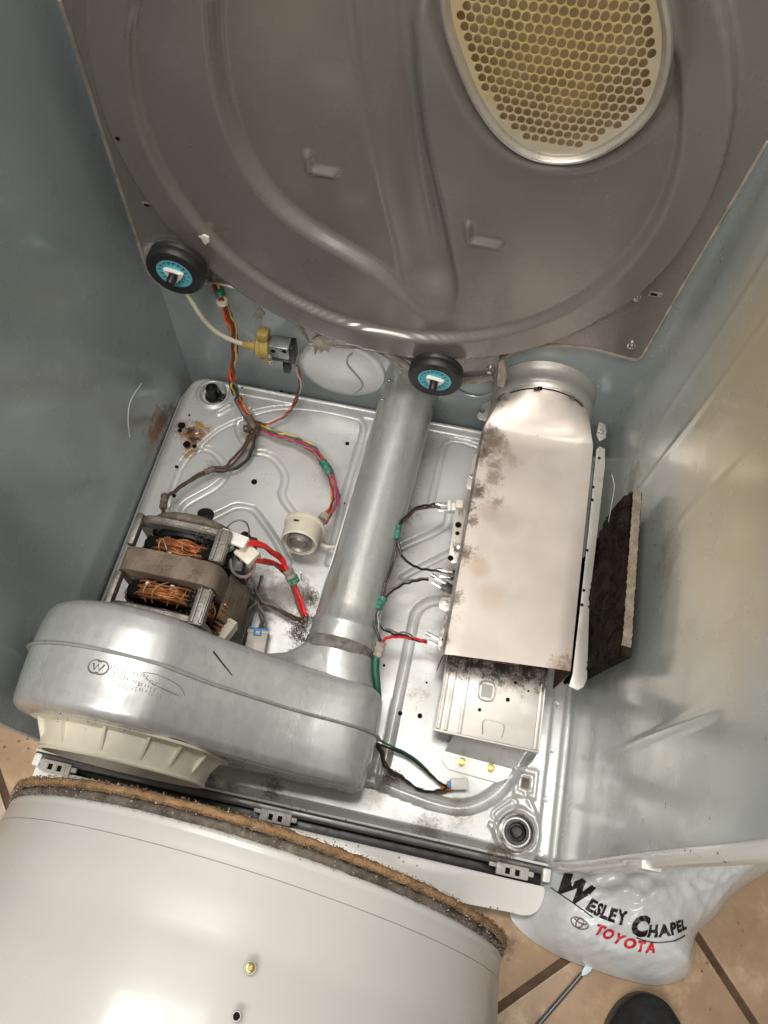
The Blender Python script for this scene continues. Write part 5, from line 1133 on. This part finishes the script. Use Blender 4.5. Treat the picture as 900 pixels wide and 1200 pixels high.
def letter_strip(chars, base, hts, mat_, name, shear=.18, bold=.035, gap=.06, par=None, up=.0012):
    """letters set side by side along the world polyline base, heights from start to end"""
    b = np.array(base); s_ = np.r_[0, np.cumsum(np.hypot(*np.diff(b, axis=0).T))]; L_ = s_[-1]
    G_ = []; tot = 0; first = bold
    for i, ch in enumerate(chars):
        v, f = text_tris(ch, bold + (.012 if hts[i] > .018 else 0)); w_ = v[:, 0].max() - v[:, 0].min(); v[:, 0] -= v[:, 0].min(); hgt = v[:, 1].max()
        k = hts[i] / hgt; G_.append((v * k, f, w_ * k)); tot += w_ * k + gap * hts[i]
    sx = L_ / tot; x = 0; m = MB()
    for v, f, w_ in G_:
        # refine long edges so that the print follows the film
        X_ = (v[:, 0] + shear * v[:, 1]) * sx + x; x += (w_ + gap * max(v[:, 1])) * sx
        px = np.interp(X_, s_, b[:, 0]); py = np.interp(X_, s_, b[:, 1])
        e = .004; tx = np.interp(X_ + e, s_, b[:, 0]) - np.interp(X_ - e, s_, b[:, 0]); ty = np.interp(X_ + e, s_, b[:, 1]) - np.interp(X_ - e, s_, b[:, 1])
        l_ = np.hypot(tx, ty) + 1e-9; nx_, ny_ = -ty / l_, tx / l_
        px = px + nx_ * v[:, 1]; py = py + ny_ * v[:, 1]
        z_ = bag_z(px, py) + up
        m.add(list(zip(px, py, z_)), f)
    return m.build(name, mat_, par, smooth=False)
def bl_(pts): return [tuple(q) for q in cat2(xy(pts), 8)]
s0 = .020
base1 = bl_([(0.6679,-0.0148,0.045),(0.6796,-0.0214,0.045),(0.6921,-0.0287,0.045),(0.7044,-0.0341,0.045),(0.7165,-0.0378,0.045),(0.7284,-0.0397,0.045),(0.7402,-0.0408,0.045),(0.7499,-0.0405,0.045)])
letter_strip('WESLEY', base1, [.0265, .0140, .0140, .0140, .0140, .0145], M_ink, 'lettering', .15, .05, .05, bag)
base2 = bl_([(0.7529,-0.0463,0.04),(0.7636,-0.0476,0.04),(0.7753,-0.0474,0.04),(0.7907,-0.0438,0.04),(0.8069,-0.037,0.04),(0.8232,-0.0292,0.04)])
letter_strip('CHAPEL', base2, [.0215, .0125, .0122, .0116, .0112, .0104], M_ink, 'lettering', .15, .05, .05, bag)
base3 = bl_([(0.7136,-0.0562,0.04),(0.7284,-0.0583,0.04),(0.7432,-0.0613,0.04),(0.7578,-0.0634,0.04),(0.7723,-0.0639,0.04),(0.7886,-0.0614,0.04)])
letter_strip('TOYOTA', base3, [.0110] * 6, M_redink, 'lettering', .22, .05, .10, bag)
for ln in ([(0.6699,-0.0183,0.03),(0.6786,-0.0247,0.03),(0.6903,-0.0314,0.03),(0.7028,-0.0369,0.03),(0.7111,-0.0406,0.03)], [(0.7633,-0.051,0.03),(0.7751,-0.0521,0.03),(0.7888,-0.051,0.03),(0.8061,-0.0448,0.03),(0.8215,-0.0373,0.03)]):
    m = MB(); d = [bag_pt(q[0], q[1], .0012) for q in ln]; pc = catmull(d, 6)
    pc = [bag_pt(q.x, q.y, .0011) for q in pc]; m.tube(pc, .0007, 4, smooth=False); m.build('outline_stroke', M_ink, bag)
e0 = (0.698,-0.0495,0.045); ex = Vector((0.7074,-0.0519,0.045)) - Vector(e0); ex.z = 0; el_ = ex.length; ex.normalize(); ey = Vector((-ex.y, ex.x, 0))
m = MB()
for (ra, rb, ox, oy) in ((1.0, .55, 0, 0), (.36, .52, 0, .0), (.66, .22, 0, .26)):
    pts = [Vector(e0) + ex * el_ * (ra * math.cos(a) + ox) + ey * el_ * (rb * math.sin(a) + oy) for a in np.linspace(0, 2 * PI, 28, endpoint=False)]
    m.tube([bag_pt(q.x, q.y, .0011) for q in pts], .0007, 4, smooth=False, closed=True)
m.build('emblem', M_greyink, bag)

# ------------------------------------------------------------------ pry tool, shoe
tl = thing('pry_tool', 'slim steel tool with a pale flattened tip on the tiles by the bag', 'tool', (0.7107,-0.1255,-0.05))
ta = Vector((0.7346,-0.0912,-0.046)); tb_ = Vector((0.6678,-0.1808,-0.046)); td = (tb_ - ta).normalized()
m = MB(); m.tube([ta + td * .016, ta + td * .03, tb_], .0028, 10); m.build('shaft', M_rail, tl)
tn = td.cross(Vector((0, 0, 1)))
m = MB(); m.plate([ta - tn * .0030, ta + tn * .0030, ta + td * .006 + tn * .0042, ta + td * .013 + tn * .0030, ta + td * .018, ta + td * .013 - tn * .0030, ta + td * .006 - tn * .0042], .004, (0, 0, 1), .0008); m.build('tip', M_tooltip, tl)
sh = thing('shoe', 'toe of a black shoe at the bottom edge of the tiles', 'shoe', (0.797,-0.1371,-0.05))
sc_ = Vector((0.8018,-0.1542,-0.02)); sdir = Vector((.25, 1, 0)).normalized(); sr = sdir.cross(Vector((0, 0, 1)))
m = MB(); ns = 24; rings = []
for i in range(26):
    t_ = 1 - (1 - i / 25) ** 2; L_ = -.20 + .245 * t_; w_ = .043 * math.sqrt(max(0, 1 - max(0, (t_ - .72) / .28) ** 2.4)) + .0008; h_ = (.085 - .035 * t_) * (math.sqrt(max(0, 1 - max(0, (t_ - .8) / .2) ** 2.2))) + .002
    ring_ = []
    for k in range(ns):
        a = 2 * PI * k / ns; x_ = w_ * math.copysign(abs(math.cos(a)) ** .8, math.cos(a)); z_ = max(0, math.sin(a)) ** .8 * h_ if math.sin(a) > 0 else math.sin(a) * .008
        ring_.append(Vector((sc_.x, sc_.y, FZ + .016)) + sdir * L_ + sr * x_ + Vector((0, 0, z_)))
    rings += ring_
m.add(rings, [(i * ns + k, i * ns + (k + 1) % ns, (i + 1) * ns + (k + 1) % ns, (i + 1) * ns + k) for i in range(25) for k in range(ns)] + [tuple(25 * ns + k for k in range(ns)), tuple(reversed(range(ns)))]); m.build('upper', M_shoe, sh, angle=180)
m = MB(); m.plate([Vector((q.x, q.y, FZ + .001)) for q in [Vector((sc_.x, sc_.y, 0)) + sdir * (-.20 + .248 * t_) + sr * s_ * (.045 * math.sqrt(max(0, 1 - max(0, (t_ - .72) / .28) ** 2.4)) + .001) for s_, ts_ in ((1, 1 - (1 - np.linspace(0, 1, 30)) ** 2), (-1, 1 - np.linspace(0, 1, 30) ** 2)) for t_ in ts_]], .014, (0, 0, 1)); m.build('sole', M_blackpl, sh)

# ------------------------------------------------------------------ lint and dust
def lint(label, pts, n, r, size, mat_, z=None, name='lint_clump'):
    m = MB(); P0 = [Vector(q) for q in pts]
    for k in range(n):
        c = random.choice(P0) + Vector((random.gauss(0, r), random.gauss(0, r), abs(random.gauss(0, r * .25))))
        c.z = max(c.z, PH((min(max(c.x, .002), .658), min(max(c.y, .006), .610))) + .0006)
        a = Vector((random.gauss(0, 1), random.gauss(0, 1), random.gauss(0, .5))).normalized() * size * random.uniform(.5, 1.6)
        b_ = Vector((random.gauss(0, 1), random.gauss(0, 1), random.gauss(0, .5))).normalized() * size * .35
        m.add([c - a, c + b_, c + a, c - b_], [(0, 1, 2, 3)])
    o = m.build(name, mat_, smooth=False, kind='stuff'); o['label'] = label; o['category'] = 'lint'
    return o
lint('brown lint gathered where the duct meets the blower housing', [(0.2904,0.2319,0.004),(0.2989,0.2176,0.004),(0.2972,0.1966,0.004),(0.2966,0.2457,0.004),(0.2857,0.2222,0.004),(0.2948,0.2771,0.004)], 900, .006, .0016, M_dusty)
lint('grey brown lint stuck to the pan at the front channel', [(0.449,0.0636,0.001),(0.4535,0.0688,0.001),(0.4449,0.0565,0.001),(0.4601,0.0639,0.001)], 500, .004, .0013, M_dusty)
lint('sandy lint patch beside the front right levelling foot', [(0.5974,0.0034,0.001),(0.6083,0.0018,0.001),(0.6137,0.0088,0.001),(0.5897,0.0057,0.001)], 500, .004, .0012, M_dusty)
lint('scattered dark crumbs of lint along the front of the pan', [(0.2297,0.0248,0.001),(0.2868,0.0211,0.001),(0.3132,0.0142,0.001),(0.3023,0.0296,0.001),(0.3969,0.0236,0.001),(0.4435,0.011,0.001),(0.4871,0.01,0.001),(0.5084,0.0115,0.001),(0.53,0.011,0.001),(0.5567,0.0117,0.001),(0.3237,0.0082,0.001)], 420, .012, .0009, M_blackpl)
lint('crumbs of dirt scattered on the pan between duct and heater', [(0.4165,0.1931,0.001),(0.4436,0.1754,0.001),(0.4832,0.1495,0.001),(0.446,0.2234,0.001),(0.409,0.2585,0.001),(0.4416,0.3102,0.001),(0.4543,0.121,0.001),(0.5109,0.1219,0.001)], 130, .016, .0009, M_dusty)
lint('fluff trapped on the knot of the main wire loom', [(0.1337,0.5341,0.02),(0.1463,0.5224,0.018),(0.1459,0.5122,0.014),(0.15,0.5276,0.016)], 420, .003, .0016, M_dusty)

lint('dust and fluff caked on the motor switch and wires', [(0.1891,0.2774,0.135),(0.2011,0.2643,0.13),(0.2107,0.2591,0.11),(0.1922,0.2328,0.1),(0.1872,0.22,0.1),(0.2098,0.2621,0.03),(0.1938,0.2495,0.02)], 900, .006, .0014, M_dusty)
lint('fluff clinging to the terminals on the left side of the heater box', [(0.4794,0.3367,0.062),(0.4817,0.3105,0.06),(0.478,0.3702,0.067),(0.4766,0.4228,0.067),(0.4868,0.2291,0.056),(0.4815,0.2338,0.056)], 420, .004, .0012, M_dusty)
lint('dust gathered along the back edge of the pan', [(0.1702,0.5786,0.002),(0.2117,0.5798,0.002),(0.2666,0.5824,0.002),(0.1303,0.5712,0.002),(0.4322,0.5779,0.002),(0.4588,0.5807,0.002),(0.4147,0.5613,0.002)], 420, .008, .0011, M_lintlight)

lint('dust lying on the top of the drive motor frames', [(0.092,0.2288,0.172),(0.135,0.227,0.172),(0.1784,0.2232,0.172),(0.0866,0.2721,0.17),(0.1719,0.2758,0.17),(0.1855,0.1968,0.165),(0.1806,0.1639,0.165),(0.1878,0.2475,0.15),(0.0846,0.1857,0.165)], 1100, .009, .0011, M_dusty)
lint('grime along the upper edge of the ivory inlet ring', [(0.1052,0.0324,0.21),(0.1402,0.0345,0.22),(0.1769,0.0336,0.22),(0.2041,0.0321,0.2),(0.2276,0.0313,0.18),(0.2473,0.0311,0.16)], 320, .004, .0010, M_dusty)
tg = loom('switch_leads', 'tangle of dark dusty wires hanging from the motor switch to the pan', 'wires', (0.1994,0.2671,0.01))
wires(tg, [(0.2094,0.2762,0.12),(0.2146,0.2638,0.1),(0.2223,0.2625,0.07),(0.2248,0.2567,0.04),(0.2326,0.2483,0.026)], ['grey', 'brown'], .0015, .0022)
wires(tg, [(0.1911,0.268,0.13),(0.1902,0.2506,0.12),(0.2008,0.2417,0.1),(0.2125,0.2481,0.07),(0.2223,0.2487,0.04)], ['black', 'grey'], .0016, .0024)
wires(tg, [(0.2063,0.2768,0.145),(0.1967,0.2698,0.14),(0.1835,0.2783,0.13),(0.1729,0.2924,0.12)], ['white', 'grey', 'black'], .0014, .0022)
